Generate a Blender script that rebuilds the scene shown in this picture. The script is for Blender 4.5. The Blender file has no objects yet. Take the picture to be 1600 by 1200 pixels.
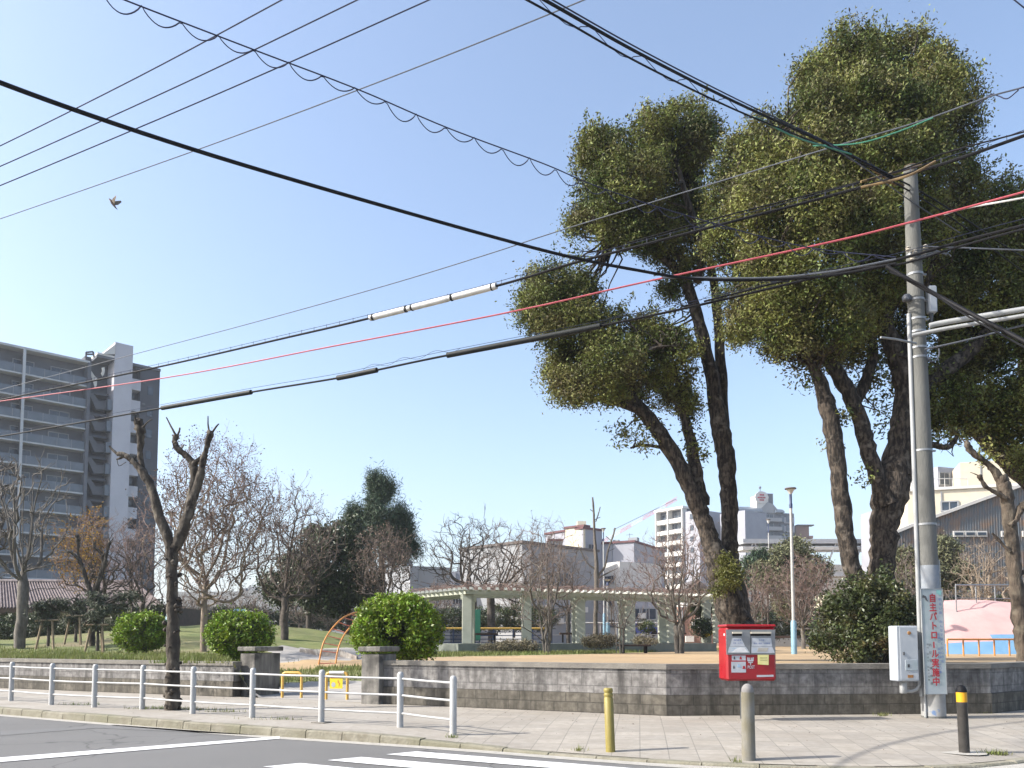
import bpy, math, random
import numpy as np
from mathutils import Vector, Matrix
S = bpy.context.scene
COL = S.collection
R = math.radians
# ------------------------------------------------------------------ camera, world, sun, exposure
F = 1250.0; CAMZ = 1.37; PITCH = math.atan(0.066); YP = 1000 - F*0.066
cd = bpy.data.cameras.new('camera'); cam = bpy.data.objects.new('camera', cd); COL.objects.link(cam)
cam.location = (0, 0, CAMZ); cam.rotation_euler = (math.pi/2 + PITCH, 0, 0)
cd.sensor_width = 36; cd.lens = F/1600*36; cd.shift_y = (YP-600)/1600; cd.clip_start = .1; cd.clip_end = 6000
S.camera = cam
SUN = Vector((-.985, -.17, 0)).normalized()*math.cos(R(37)) + Vector((0, 0, math.sin(R(37))))
w = bpy.data.worlds.new('World'); S.world = w; w.use_nodes = True
nt = w.node_tree; bg = nt.nodes['Background']
sky = nt.nodes.new('ShaderNodeTexSky'); sky.sky_type = 'NISHITA'; sky.sun_disc = False
sky.sun_elevation = R(37); sky.sun_rotation = math.atan2(SUN.x, SUN.y); sky.altitude = 0
sky.air_density = 1.0; sky.dust_density = 2.7; sky.ozone_density = 2.0
hsv = nt.nodes.new('ShaderNodeHueSaturation'); hsv.inputs['Hue'].default_value = .499; hsv.inputs['Saturation'].default_value = .95; hsv.inputs['Value'].default_value = .99
nt.links.new(sky.outputs[0], hsv.inputs['Color']); nt.links.new(hsv.outputs[0], bg.inputs[0]); bg.inputs[1].default_value = .15
ld = bpy.data.lights.new('sun', 'SUN'); ld.energy = 4.2; ld.angle = R(.5); ld.color = (1, .95, .87)
lo = bpy.data.objects.new('sun', ld); COL.objects.link(lo); lo.rotation_euler = SUN.to_track_quat('Z', 'Y').to_euler()
S.view_settings.view_transform = 'Standard'; S.view_settings.look = 'None'
S.view_settings.exposure = 1.08; S.view_settings.gamma = 1
S.cycles.max_bounces = 6; S.cycles.transparent_max_bounces = 8

# ------------------------------------------------------------------ photo geometry helpers
cp, sp = math.cos(PITCH), math.sin(PITCH)
def ray(px, py):
    x = (px-800)/F; y = (YP-py)/F
    return Vector((x, cp - sp*y, sp + cp*y))
def P(px, py, d):
    r = ray(px, py); k = d/r.y
    return Vector((r.x*k, d, CAMZ + r.z*k))
def G(px, py, z=0.0):
    r = ray(px, py); k = (z-CAMZ)/r.z
    return Vector((r.x*k, r.y*k, z))
def pxm(d): return d/F     # metres per pixel at distance d

# ------------------------------------------------------------------ materials
MATS = {}; ALB = .78      # one calibration factor for every base colour
def _n(nt, t, **kw):
    n = nt.nodes.new(t)
    for k, v in kw.items(): setattr(n, k, v)
    return n
def mat(name, c1, c2=None, scale=4.0, rough=.8, bump=0.0, bscale=None, metal=0.0, detail=6, c3=None, scale3=.6, stretch=None, island=0.0, trans=0.0, spec=None, contrast=(.35,.65), emit=0, c3c=(.4,.7), geo=False):
    m = bpy.data.materials.new(name); m.use_nodes = True; nt = m.node_tree; L = nt.links
    b = nt.nodes['Principled BSDF']; b.inputs['Roughness'].default_value = rough; b.inputs['Metallic'].default_value = metal
    if spec is not None: b.inputs['Specular IOR Level'].default_value = spec
    tc = _n(nt, 'ShaderNodeTexCoord'); mp = _n(nt, 'ShaderNodeMapping')
    L.new(tc.outputs['Object'], mp.inputs[0])
    if stretch: mp.inputs['Scale'].default_value = stretch
    if c2 is None: c2 = tuple(v*.8 for v in c1)
    c1, c2 = tuple(v*ALB for v in c1), tuple(v*ALB for v in c2); c3 = c3 and tuple(v*ALB for v in c3)
    nz = _n(nt, 'ShaderNodeTexNoise'); nz.inputs['Scale'].default_value = scale; nz.inputs['Detail'].default_value = detail; nz.inputs['Roughness'].default_value = .6
    L.new(mp.outputs[0], nz.inputs[0])
    rp = _n(nt, 'ShaderNodeValToRGB'); rp.color_ramp.elements[0].position = contrast[0]; rp.color_ramp.elements[1].position = contrast[1]
    rp.color_ramp.elements[0].color = (*c1, 1); rp.color_ramp.elements[1].color = (*c2, 1)
    L.new(nz.outputs[0], rp.inputs[0]); out = rp.outputs[0]
    if c3:
        n3 = _n(nt, 'ShaderNodeTexNoise'); n3.inputs['Scale'].default_value = scale3; n3.inputs['Detail'].default_value = 5
        L.new(tc.outputs['Object'], n3.inputs[0])
        r3 = _n(nt, 'ShaderNodeValToRGB'); r3.color_ramp.elements[0].position = c3c[0]; r3.color_ramp.elements[1].position = c3c[1]
        L.new(n3.outputs[0], r3.inputs[0])
        mx = _n(nt, 'ShaderNodeMix', data_type='RGBA'); L.new(r3.outputs[0], mx.inputs[0]); L.new(out, mx.inputs[6]); mx.inputs[7].default_value = (*c3, 1)
        out = mx.outputs[2]
    if island:
        ge = _n(nt, 'ShaderNodeNewGeometry'); mr = _n(nt, 'ShaderNodeMapRange'); mr.inputs[3].default_value = 1-island; mr.inputs[4].default_value = 1+island
        L.new(ge.outputs['Random Per Island'], mr.inputs[0])
        hs = _n(nt, 'ShaderNodeHueSaturation'); L.new(out, hs.inputs['Color']); L.new(mr.outputs[0], hs.inputs['Value'])
        mr2 = _n(nt, 'ShaderNodeMapRange'); mr2.inputs[3].default_value = .5-island*.05; mr2.inputs[4].default_value = .5+island*.05
        L.new(ge.outputs['Random Per Island'], mr2.inputs[0]); L.new(mr2.outputs[0], hs.inputs['Hue'])
        out = hs.outputs[0]
    L.new(out, b.inputs['Base Color'])
    if bump:
        bn = _n(nt, 'ShaderNodeTexNoise'); bn.inputs['Scale'].default_value = bscale or scale*3; bn.inputs['Detail'].default_value = 4
        L.new(mp.outputs[0], bn.inputs[0])
        bm_ = _n(nt, 'ShaderNodeBump'); bm_.inputs['Strength'].default_value = bump; bm_.inputs['Distance'].default_value = .03
        L.new(bn.outputs[0], bm_.inputs['Height']); L.new(bm_.outputs[0], b.inputs['Normal'])
    if trans:
        t = _n(nt, 'ShaderNodeBsdfTranslucent'); L.new(out, t.inputs[0]); ms = _n(nt, 'ShaderNodeMixShader'); ms.inputs[0].default_value = trans
        L.new(b.outputs[0], ms.inputs[1]); L.new(t.outputs[0], ms.inputs[2]); L.new(ms.outputs[0], nt.nodes['Material Output'].inputs[0])
    MATS[name] = m
    return m
def brickmat(name, c1, c2, mortar, bw, rh, ms=.012, uv='UV', off=.5, rot=0, stain=None, stain_amt=.6, bump=.5, rough=.9, plain_x=None, zstain=True):
    m = mat(name, c1, c2, 9, rough)
    nt = m.node_tree; L = nt.links; b = nt.nodes['Principled BSDF']
    src = b.inputs['Base Color'].links[0].from_socket
    tc = _n(nt, 'ShaderNodeTexCoord'); mp = _n(nt, 'ShaderNodeMapping'); mp.inputs['Rotation'].default_value = (0, 0, rot)
    L.new(tc.outputs[uv], mp.inputs[0])
    br = _n(nt, 'ShaderNodeTexBrick'); br.offset = off; br.squash = 1
    br.inputs['Scale'].default_value = 1; br.inputs['Brick Width'].default_value = bw; br.inputs['Row Height'].default_value = rh
    br.inputs['Mortar Size'].default_value = ms; br.inputs['Mortar Smooth'].default_value = .3
    br.inputs['Color1'].default_value = (.88, .88, .88, 1); br.inputs['Color2'].default_value = (1.08, 1.07, 1.05, 1); br.inputs['Mortar'].default_value = (mortar, mortar, mortar, 1)
    L.new(mp.outputs[0], br.inputs[0])
    mx = _n(nt, 'ShaderNodeMix', data_type='RGBA', blend_type='MULTIPLY'); mx.inputs[0].default_value = 1
    L.new(src, mx.inputs[6]); L.new(br.outputs[0], mx.inputs[7]); out = mx.outputs[2]
    if plain_x is not None:      # slabs only to one side of a line in the paving
        sx = _n(nt, 'ShaderNodeSeparateXYZ'); L.new(tc.outputs['Object'], sx.inputs[0])
        gt = _n(nt, 'ShaderNodeMath', operation='GREATER_THAN'); gt.inputs[1].default_value = plain_x; L.new(sx.outputs[0], gt.inputs[0])
        L.new(gt.outputs[0], mx.inputs[0])
    if stain:
        n2 = _n(nt, 'ShaderNodeTexNoise'); n2.inputs['Scale'].default_value = 1.0; n2.inputs['Detail'].default_value = 7; n2.inputs['Roughness'].default_value = .65
        mp2 = _n(nt, 'ShaderNodeMapping'); mp2.inputs['Scale'].default_value = (4.2, 4.2, .55) if zstain else (1, 1, 1)
        L.new(tc.outputs['Object'], mp2.inputs[0]); L.new(mp2.outputs[0], n2.inputs[0])
        r2 = _n(nt, 'ShaderNodeValToRGB'); r2.color_ramp.elements[0].position = .42; r2.color_ramp.elements[1].position = .68
        L.new(n2.outputs[0], r2.inputs[0]); ml = _n(nt, 'ShaderNodeMath', operation='MULTIPLY'); ml.inputs[1].default_value = stain_amt; L.new(r2.outputs[0], ml.inputs[0])
        mx2 = _n(nt, 'ShaderNodeMix', data_type='RGBA'); L.new(ml.outputs[0], mx2.inputs[0]); L.new(out, mx2.inputs[6]); mx2.inputs[7].default_value = (*[q*ALB for q in stain], 1)
        out = mx2.outputs[2]
    L.new(out, b.inputs['Base Color'])
    bp = _n(nt, 'ShaderNodeBump'); bp.inputs['Strength'].default_value = bump; bp.inputs['Distance'].default_value = .01
    L.new(br.outputs['Fac'], bp.inputs['Height']); bp.invert = True
    n4 = _n(nt, 'ShaderNodeTexNoise'); n4.inputs['Scale'].default_value = 40; L.new(tc.outputs['Object'], n4.inputs[0])
    bp2 = _n(nt, 'ShaderNodeBump'); bp2.inputs['Strength'].default_value = .25; bp2.inputs['Distance'].default_value = .01
    L.new(n4.outputs[0], bp2.inputs['Height']); L.new(bp.outputs[0], bp2.inputs['Normal']); L.new(bp2.outputs[0], b.inputs['Normal'])
    return m

M_asphalt = mat('asphalt', (.125, .123, .12), (.17, .168, .162), 60, .9, .4, 160, c3=(.19, .188, .185), scale3=.35, c3c=(.35, .75))
M_earth = mat('earth', (.16, .14, .11), (.2, .18, .13), .3, 1)
M_kerb = mat('kerb_concrete', (.2, .18, .135), (.3, .28, .22), 6, .95, .5, 30, c3=(.2, .19, .13), scale3=1.3)
M_gutter = mat('gutter_concrete', (.38, .36, .32), (.46, .44, .4), 8, .95, .3, 40)
M_paint = mat('road_paint', (.72, .72, .72), (.82, .82, .82), 14, .8, c3=(.45, .45, .45), scale3=7, c3c=(.56, .8))
M_slab = brickmat('paving_slabs', (.335, .305, .262), (.4, .37, .325), .62, .33, .33, .007, 'Object', 0, R(9), stain=(.25, .22, .18), stain_amt=.6, bump=.3, plain_x=-.9, zstain=False)
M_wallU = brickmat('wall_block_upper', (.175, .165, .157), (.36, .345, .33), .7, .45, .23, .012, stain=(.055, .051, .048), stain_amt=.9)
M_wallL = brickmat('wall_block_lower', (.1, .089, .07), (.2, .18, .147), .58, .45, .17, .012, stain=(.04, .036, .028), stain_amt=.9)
M_cope = mat('coping_concrete', (.2, .185, .16), (.29, .27, .235), 5, .95, .4, 40, c3=(.14, .13, .12), scale3=2.5, c3c=(.5, .75))
M_gatec = mat('pillar_concrete', (.16, .15, .134), (.32, .3, .265), 4, .95, .5, 40, stretch=(2.5, 2.5, .4), c3=(.08, .075, .068), scale3=3, c3c=(.45, .65))
M_grassg = mat('grass_ground', (.11, .15, .035), (.19, .2, .065), 1.4, 1, .6, 30, c3=(.23, .19, .1), scale3=.25, c3c=(.48, .68))
M_blade = mat('grass_blades', (.13, .18, .03), (.24, .24, .08), 1.2, .7, island=.35, trans=.3)
M_sand = mat('sand', (.43, .29, .15), (.5, .36, .2), 1.0, 1, .3, 30, c3=(.36, .26, .15), scale3=.3)
M_path = mat('path_paving', (.33, .31, .29), (.4, .38, .35), 2, .95, .3, 30)
M_bark = mat('tree_bark', (.016, .012, .009), (.095, .074, .056), 15, .95, 1.0, 30, stretch=(1, 1, .3), c3=(.17, .145, .118), scale3=5.5, c3c=(.56, .72), contrast=(.44, .6), detail=10)
M_barkl = mat('pale_bark', (.2, .15, .11), (.34, .28, .21), 8, .9, .6, 20, stretch=(1, 1, .4))
M_barkg = mat('grey_bark', (.09, .078, .066), (.2, .18, .155), 8, .9, .6, 20, stretch=(1, 1, .4))
M_barkd = mat('dark_bark', (.06, .05, .042), (.12, .1, .085), 8, .95, .6, 20)
M_twig = mat('twigs', (.15, .11, .09), (.21, .165, .14), 3, .9)
M_twigr = mat('reddish_twigs', (.19, .125, .105), (.27, .19, .16), 3, .9)
M_pollb = mat('pollard_bark', (.03, .023, .017), (.2, .17, .13), 9, .95, 1.0, 18, stretch=(1, 1, .5), contrast=(.45, .68), c3=(.06, .048, .036), scale3=3.5)
M_leafB = mat('camphor_leaves', (.068, .09, .018), (.22, .22, .055), .8, .6, island=.7, trans=.17, c3=(.2, .165, .075), scale3=1.1, c3c=(.5, .75), spec=.3, contrast=(.4, .6))
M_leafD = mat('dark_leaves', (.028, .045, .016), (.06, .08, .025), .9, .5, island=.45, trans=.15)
M_leafY = mat('hedge_leaves', (.14, .23, .012), (.3, .4, .03), 3.5, .5, island=.5, trans=.22, c3=(.07, .12, .012), scale3=5, c3c=(.5, .7))
M_leafP = mat('pine_needles', (.028, .058, .026), (.065, .105, .048), 1.5, .7, island=.4)
M_leafR = mat('shrub_leaves', (.04, .06, .018), (.085, .1, .03), 1.5, .45, island=.5, trans=.15, c3=(.12, .08, .04), scale3=2, c3c=(.55, .75))
M_leafO = mat('orange_leaves', (.3, .15, .03), (.36, .22, .04), 1.5, .8, island=.4, trans=.3)

M_leafBr = mat('dry_leaves', (.13, .09, .065), (.2, .14, .11), 1.5, .9, island=.4, trans=.1)
M_dry = mat('dry_shrub', (.15, .13, .08), (.22, .19, .12), 1.5, .9, island=.3)
M_white = mat('white_painted_metal', (.43, .435, .43), (.5, .5, .49), 5, .5, c3=(.4, .39, .37), scale3=3, c3c=(.55, .8))
M_pole = mat('pole_concrete', (.125, .125, .115), (.175, .175, .162), 5, .9, .3, 50, stretch=(1, 1, .3))
M_conduit = mat('conduit', (.33, .34, .34), (.39, .4, .4), 3, .5)
M_galv = mat('galvanised', (.27, .28, .29), (.37, .38, .39), 8, .45, metal=.4)
M_black = mat('black_rubber', (.006, .006, .008), (.01, .01, .012), 5, .65, spec=.2)
M_dgrey = mat('dark_grey_paint', (.05, .055, .06), (.07, .075, .08), 8, .5)
M_red = mat('postbox_red', (.3, .006, .012), (.35, .009, .016), 3, .42)
M_silver = mat('silver_panel', (.22, .23, .24), (.27, .28, .29), 6, .4, metal=.2)
M_sticker = mat('white_sticker', (.45, .48, .52), (.54, .56, .6), 12, .6)
M_blue = mat('blue_ink', (.08, .14, .35), (.1, .17, .4), 5, .6)
M_lblue = mat('pale_blue_ink', (.35, .5, .65), (.4, .55, .7), 5, .6)
M_ink = mat('black_ink', (.05, .055, .06), (.08, .08, .09), 5, .6)
M_redink = mat('red_ink', (.4, .02, .035), (.46, .035, .05), 5, .6)
M_board = mat('sign_board', (.36, .41, .44), (.42, .46, .49), 6, .4, c3=(.3, .38, .38), scale3=4)
M_boxw = mat('meter_box_paint', (.4, .435, .47), (.46, .49, .52), 5, .5)
M_rust = mat('rust', (.3, .13, .04), (.4, .22, .08), 30, .9)
M_ybol = mat('yellow_bollard_paint', (.23, .18, .035), (.3, .245, .055), 7, .55, bump=.1, c3=(.22, .18, .06), scale3=8, c3c=(.55, .75), stretch=(1, 1, .4))
M_cbol = mat('bollard_concrete', (.16, .145, .1), (.22, .2, .15), 9, .9, .2, 60, c3=(.24, .24, .235), scale3=2.5, stretch=(1, 1, .4))
M_bband = mat('amber_band', (.8, .38, .01), (.85, .42, .015), 5, .4)
M_orange = mat('orange_paint', (.62, .25, .05), (.7, .32, .08), 8, .5)
M_yorange = mat('yellow_orange_paint', (.72, .42, .08), (.76, .48, .12), 8, .5)
M_yellow = mat('yellow_paint', (.85, .6, .03), (.88, .65, .04), 5, .5)
M_navy = mat('navy_paint', (.03, .05, .12), (.05, .07, .16), 5, .5)
M_perg = mat('pergola_paint', (.44, .46, .37), (.52, .535, .44), 3, .8, .2, 30)
M_pergw = mat('pergola_slats', (.66, .67, .6), (.75, .76, .7), 5, .8)
M_plinth = mat('plinth_concrete', (.2, .22, .19), (.26, .28, .24), 3, .9)
M_wood = mat('brown_wood', (.06, .035, .028), (.09, .055, .042), 8, .8, stretch=(1, 6, 6))
M_stake = mat('wooden_stake', (.26, .19, .12), (.36, .28, .19), 8, .9)
M_rtile = mat('roof_tiles', (.085, .06, .06), (.16, .125, .125), 6, .7, c3=(.22, .18, .18), scale3=3)

M_beige = mat('beige_render', (.5, .46, .38), (.56, .52, .44), 2, .9)
M_cream = mat('cream_render', (.7, .62, .47), (.76, .68, .53), 1, .9)
M_bwhite = mat('white_render', (.68, .66, .62), (.76, .74, .7), .5, .9)
M_bgrey = mat('grey_render', (.31, .32, .335), (.36, .37, .385), .5, .9)
M_bdark = mat('slate_tile', (.05, .057, .075), (.066, .074, .095), .6, .7)
M_bmid = mat('mid_grey_render', (.115, .125, .15), (.145, .156, .182), .5, .85)
M_lpanel = mat('pale_grey_tile', (.33, .335, .38), (.38, .385, .43), .5, .7)
M_maroon = mat('maroon_trim', (.13, .05, .055), (.17, .07, .075), 1, .7)
M_broof = mat('brown_roof', (.12, .1, .095), (.16, .14, .13), 2, .8)
M_brick = mat('brown_brick', (.3, .17, .13), (.36, .21, .16), 2, .9)
M_glass = mat('window_glass', (.03, .045, .07), (.06, .08, .11), .7, .12)
M_balg = mat('balcony_glass', (.11, .135, .17), (.15, .18, .22), .8, .35)
M_corr = mat('rusty_corrugated', (.17, .2, .225), (.27, .21, .17), 3.5, .8, stretch=(1, 1, .25), c3=(.31, .215, .15), scale3=1.3, c3c=(.5, .72), contrast=(.45, .7))
M_pink = mat('pink_mortar', (.6, .36, .34), (.66, .43, .4), 1.2, .9, .2, 20)
M_sblue = mat('sky_blue_paint', (.15, .32, .5), (.2, .37, .55), 1.5, .9)
M_lbpole = mat('light_blue_paint', (.2, .36, .46), (.25, .41, .51), 5, .5)
M_bridge = mat('bridge_paint', (.5, .52, .55), (.58, .6, .62), 2, .6)
M_crane = mat('crane_red', (.7, .2, .22), (.75, .3, .3), .2, .6)
M_cwhite = mat('crane_white', (.75, .72, .72), (.8, .78, .78), .2, .6)
M_greenw = mat('green_wire', (.04, .2, .13), (.06, .25, .16), 5, .5)
M_redc = mat('red_cable', (.42, .07, .09), (.5, .1, .12), 5, .5)
M_wire = mat('wire_steel', (.03, .035, .07), (.045, .05, .09), 5, .6, spec=.2)
M_wiregrey = mat('grey_cable', (.07, .08, .1), (.1, .11, .13), 5, .5)
M_sleeve = mat('white_sleeve', (.72, .72, .7), (.8, .8, .78), 4, .4, c3=(.6, .6, .58), scale3=3)
M_yguard = mat('yellow_guard', (.2, .13, .05), (.3, .2, .08), 12, .7, c3=(.07, .045, .025), scale3=6)
M_greens = mat('green_board', (.02, .16, .1), (.03, .2, .12), 3, .6)
M_bird = mat('brown_feathers', (.09, .06, .05), (.2, .15, .12), 20, .9)

# ------------------------------------------------------------------ mesh building
class MB:
    def __init__(s): s.v = []; s.f = []; s.uv = {}; s.mi = []; s.cur = 0; s.smooth = []
    def add(s, vs, fs, smooth=False):
        o = len(s.v); s.v.extend([tuple(q) for q in vs])
        for q in fs: s.f.append(tuple(o+i for i in q)); s.mi.append(s.cur); s.smooth.append(smooth)
        return s
    def box(s, c, size, rz=0, M=None, bev=0):
        hx, hy, hz = size[0]/2, size[1]/2, size[2]/2
        if bev:
            b = min(bev, hx*.9, hy*.9, hz*.9)
            vs = []
            for sx in (-1, 1):
                for sy in (-1, 1):
                    for sz in (-1, 1):
                        vs += [(sx*(hx-b), sy*(hy-b), sz*hz), (sx*(hx-b), sy*hy, sz*(hz-b)), (sx*hx, sy*(hy-b), sz*(hz-b))]
            import bmesh
            bm = bmesh.new()
            for q in vs: bm.verts.new(q)
            bmesh.ops.convex_hull(bm, input=bm.verts)
            bmesh.ops.dissolve_limit(bm, angle_limit=.01, verts=bm.verts, edges=bm.edges)
            bm.verts.index_update(); vs = [v.co.copy() for v in bm.verts]; fs = [[v.index for v in f.verts] for f in bm.faces]; bm.free()
        else:
            vs = [(x, y, z) for x in (-hx, hx) for y in (-hy, hy) for z in (-hz, hz)]
            fs = [(0, 1, 3, 2), (4, 6, 7, 5), (0, 4, 5, 1), (2, 3, 7, 6), (0, 2, 6, 4), (1, 5, 7, 3)]
        T = Matrix.Translation(Vector(c)) @ (M if M is not None else Matrix.Rotation(rz, 4, 'Z'))
        return s.add([T @ Vector(q) for q in vs], fs)
    def prism(s, poly, z0, z1, T=None):      # polygon in xy
        n = len(poly); vs = [(x, y, z0) for x, y in poly] + [(x, y, z1) for x, y in poly]
        if T is not None: vs = [T @ Vector(q) for q in vs]
        fs = [tuple(range(n))[::-1], tuple(range(n, 2*n))] + [(i, (i+1) % n, n+(i+1) % n, n+i) for i in range(n)]
        return s.add(vs, fs)
    def tube(s, pts, rad, n=8, cap=True, jit=0, rng=None):
        pts = [Vector(p) for p in pts]; k = len(pts)
        if not hasattr(rad, '__len__'): rad = [rad]*k
        vs = []; u = None
        for i in range(k):
            t = (pts[min(i+1, k-1)] - pts[max(i-1, 0)]).normalized()
            if u is None:
                u = t.cross(Vector((0, 0, 1)) if abs(t.z) < .9 else Vector((1, 0, 0))).normalized()
            u = (u - t*u.dot(t)).normalized(); v = t.cross(u)
            for j in range(n):
                a = 2*math.pi*j/n; rr = rad[i]*(1 + (jit*(rng.random()-.5) if jit else 0))
                vs.append(pts[i] + (u*math.cos(a)+v*math.sin(a))*rr)
        fs = [(i*n+j, i*n+(j+1) % n, (i+1)*n+(j+1) % n, (i+1)*n+j) for i in range(k-1) for j in range(n)]
        if cap: fs += [tuple(range(n))[::-1], tuple((k-1)*n+j for j in range(n))]
        s.add(vs, fs, True)
        return s
    def lathe(s, c, prof, n=16):
        vs = []
        for r, z in prof:
            for j in range(n): a = 2*math.pi*j/n; vs.append((c[0]+r*math.cos(a), c[1]+r*math.sin(a), c[2]+z))
        k = len(prof)
        fs = [(i*n+j, i*n+(j+1) % n, (i+1)*n+(j+1) % n, (i+1)*n+j) for i in range(k-1) for j in range(n)]
        fs += [tuple(range(n))[::-1], tuple((k-1)*n+j for j in range(n))]
        return s.add(vs, fs, True)
    def build(s, name, m, parent=None, local=None):
        me = bpy.data.meshes.new(name); vs = s.v
        if local is not None:
            inv = local.inverted(); vs = [inv @ Vector(q) for q in vs]
        me.from_pydata(vs, [], s.f)
        for mm in (m if isinstance(m, (list, tuple)) else [m]): me.materials.append(mm)
        if any(s.mi): me.polygons.foreach_set('material_index', s.mi)
        me.polygons.foreach_set('use_smooth', s.smooth)
        if any(s.smooth):
            try: me.set_sharp_from_angle(angle=R(50))
            except Exception: pass
        me.update()
        return link(name, me, parent)
def link(name, me, parent=None):
    o = bpy.data.objects.new(name, me); COL.objects.link(o)
    if parent is not None:
        o.parent = parent
        if parent.get('worldspace'): o.matrix_parent_inverse = Matrix.Translation(-Vector(parent['base']))
    return o
def tag(o, label=None, cat=None, group=None, kind=None):
    if label: o['label'] = label
    if cat: o['category'] = cat
    if group: o['group'] = group
    if kind: o['kind'] = kind
    return o
def thing(name, label, cat, loc=(0, 0, 0), group=None, rz=0, local=False):
    # Empty at the base. Children are meshes in world coordinates (offset back by the base) unless local=True
    o = bpy.data.objects.new(name, None); COL.objects.link(o); o.location = loc; o.empty_display_size = .2
    if local: o.rotation_euler = (0, 0, rz)
    else: o['worldspace'] = 1; o['base'] = tuple(loc)
    return tag(o, label, cat, group)
def structure(mb, name, m): return tag(mb.build(name, m), kind='structure')
def copy_tree(o, parent=None):
    c = o.copy(); COL.objects.link(c)
    if parent is not None: c.parent = parent
    for ch in o.children: copy_tree(ch, c)
    return c
def npmesh(name, V, Fq, m, parent=None, smooth=False):
    me = bpy.data.meshes.new(name); n = len(V); k = Fq.shape[1]; nf = len(Fq)
    me.vertices.add(n); me.vertices.foreach_set('co', np.asarray(V, np.float32).ravel())
    me.loops.add(nf*k); me.loops.foreach_set('vertex_index', Fq.astype(np.int32).ravel())
    me.polygons.add(nf); me.polygons.foreach_set('loop_start', np.arange(0, nf*k, k, dtype=np.int32))
    me.polygons.foreach_set('loop_total', np.full(nf, k, np.int32))
    if smooth: me.polygons.foreach_set('use_smooth', np.ones(nf, bool))
    me.materials.append(m); me.update(calc_edges=True)
    return link(name, me, parent)
def unit(a): return a/np.maximum(np.linalg.norm(a, axis=-1, keepdims=True), 1e-9)
def leaves_geo(C, size, rng, aspect=.45, up=0.0):
    n = len(C); a = unit(rng.normal(size=(n, 3)) + np.array([0, 0, up])); b = unit(np.cross(a, rng.normal(size=(n, 3))))
    s = size*(.6+.8*rng.random((n, 1)))
    V = np.stack([C-a*s*.5, C+b*s*aspect*.5, C+a*s*.5, C-b*s*aspect*.5], 1).reshape(-1, 3)
    return V, np.arange(n*4).reshape(n, 4)
def tubes_geo(Pn, Rn, sides=3):     # Pn [n,k,3], Rn [n,k]
    n, k, _ = Pn.shape
    t = np.gradient(Pn, axis=1); t = unit(t)
    ax_ = np.argmin(np.abs(t).max(axis=1), axis=1); ref = np.eye(3)[ax_][:, None, :]*np.ones((1, k, 1))
    u = unit(np.cross(t, ref)); v = np.cross(t, u)
    a = 2*np.pi*np.arange(sides)/sides
    ring = Pn[:, :, None, :] + Rn[:, :, None, None]*(u[:, :, None, :]*np.cos(a)[None, None, :, None] + v[:, :, None, :]*np.sin(a)[None, None, :, None])
    V = ring.reshape(-1, 3)
    i, s_, j = np.meshgrid(np.arange(n), np.arange(k-1), np.arange(sides), indexing='ij')
    b = i*k*sides + s_*sides; j2 = (j+1) % sides
    Fq = np.stack([b+j, b+j2, b+sides+j2, b+sides+j], -1).reshape(-1, 4)
    return V, Fq
def merge_geo(lst):
    Vs, Fs, o = [], [], 0
    for V, Fq in lst:
        Vs.append(V); Fs.append(Fq+o); o += len(V)
    return np.concatenate(Vs), np.concatenate(Fs)
def catmull(pts, sub=6):
    pts = [np.array(p, float) for p in pts]; out = []
    Q = [2*pts[0]-pts[1]] + pts + [2*pts[-1]-pts[-2]]
    for i in range(1, len(Q)-2):
        p0, p1, p2, p3 = Q[i-1:i+3]
        for k in range(sub):
            t = k/sub
            out.append(.5*((2*p1)+(-p0+p2)*t+(2*p0-5*p1+4*p2-p3)*t*t+(-p0+3*p1-3*p2+p3)*t**3))
    out.append(pts[-1]); return out
def lerp(x, xs, ys): return float(np.interp(x, xs, ys))

# ------------------------------------------------------------------ lines of the place (plan)
KX = [-40, -22, -9.5, -3.73, -.82, .1, 1.44, 2.1, 3.6, 4.6, 5.77, 8.5, 14, 24]
KY = [31.5, 22, 14.9, 11.65, 10.3, 9.78, 9.05, 8.76, 8.42, 8.48, 9.0, 10.7, 14, 20]
KX_ = np.linspace(-40, 24, 900); KY_ = np.interp(KX_, KX, KY)
KY_ = np.convolve(np.pad(KY_, 9, mode='edge'), np.ones(19)/19, mode='valid')
def ky(x): return float(np.interp(x, KX_, KY_))
WX = [-40, -22, -13.3, -5.9, -2.9, -2.62, 2.56, 8.2, 12, 24]
WY = [36, 25.4, 21.0, 17.6, 16.05, 15.9, 13.35, 13.8, 16.5, 26]
def wy(x): return lerp(x, WX, WY)
def kh(x): return lerp(x, [-2.2, .2, 24], [.12, .03, .03])
def sz(x, y):
    t = max(0, min(1, (y-ky(x))/2.2)); return kh(x)*(1-t)+.12*t
def Gs(px, py):
    z = .1
    for _ in range(6): g = G(px, py, z); z = sz(g.x, g.y)
    return g
def smooth(t): t = max(0., min(1., t)); return t*t*(3-2*t)
def gatef(x, y):
    xc = -3.95-.26*(y-16.8); hw = 1.25+.14*max(0, y-16.8)
    return 1-smooth((abs(x-xc)-hw)/.7)
def pz(x, y):
    z = .86 + 1.25*math.exp(-((x+14)/7.5)**2-((y-43)/9)**2) + .55*math.exp(-((x+25)/8)**2-((y-42)/9)**2)
    t = smooth((y-wy(x)-.1)/15)
    z -= .74*gatef(x, y)*(1-t)
    if x < -6: z += .06*math.sin(x*2.1)*math.sin(y*1.3)*smooth((y-wy(x)-.4)/1)
    return z
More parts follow.
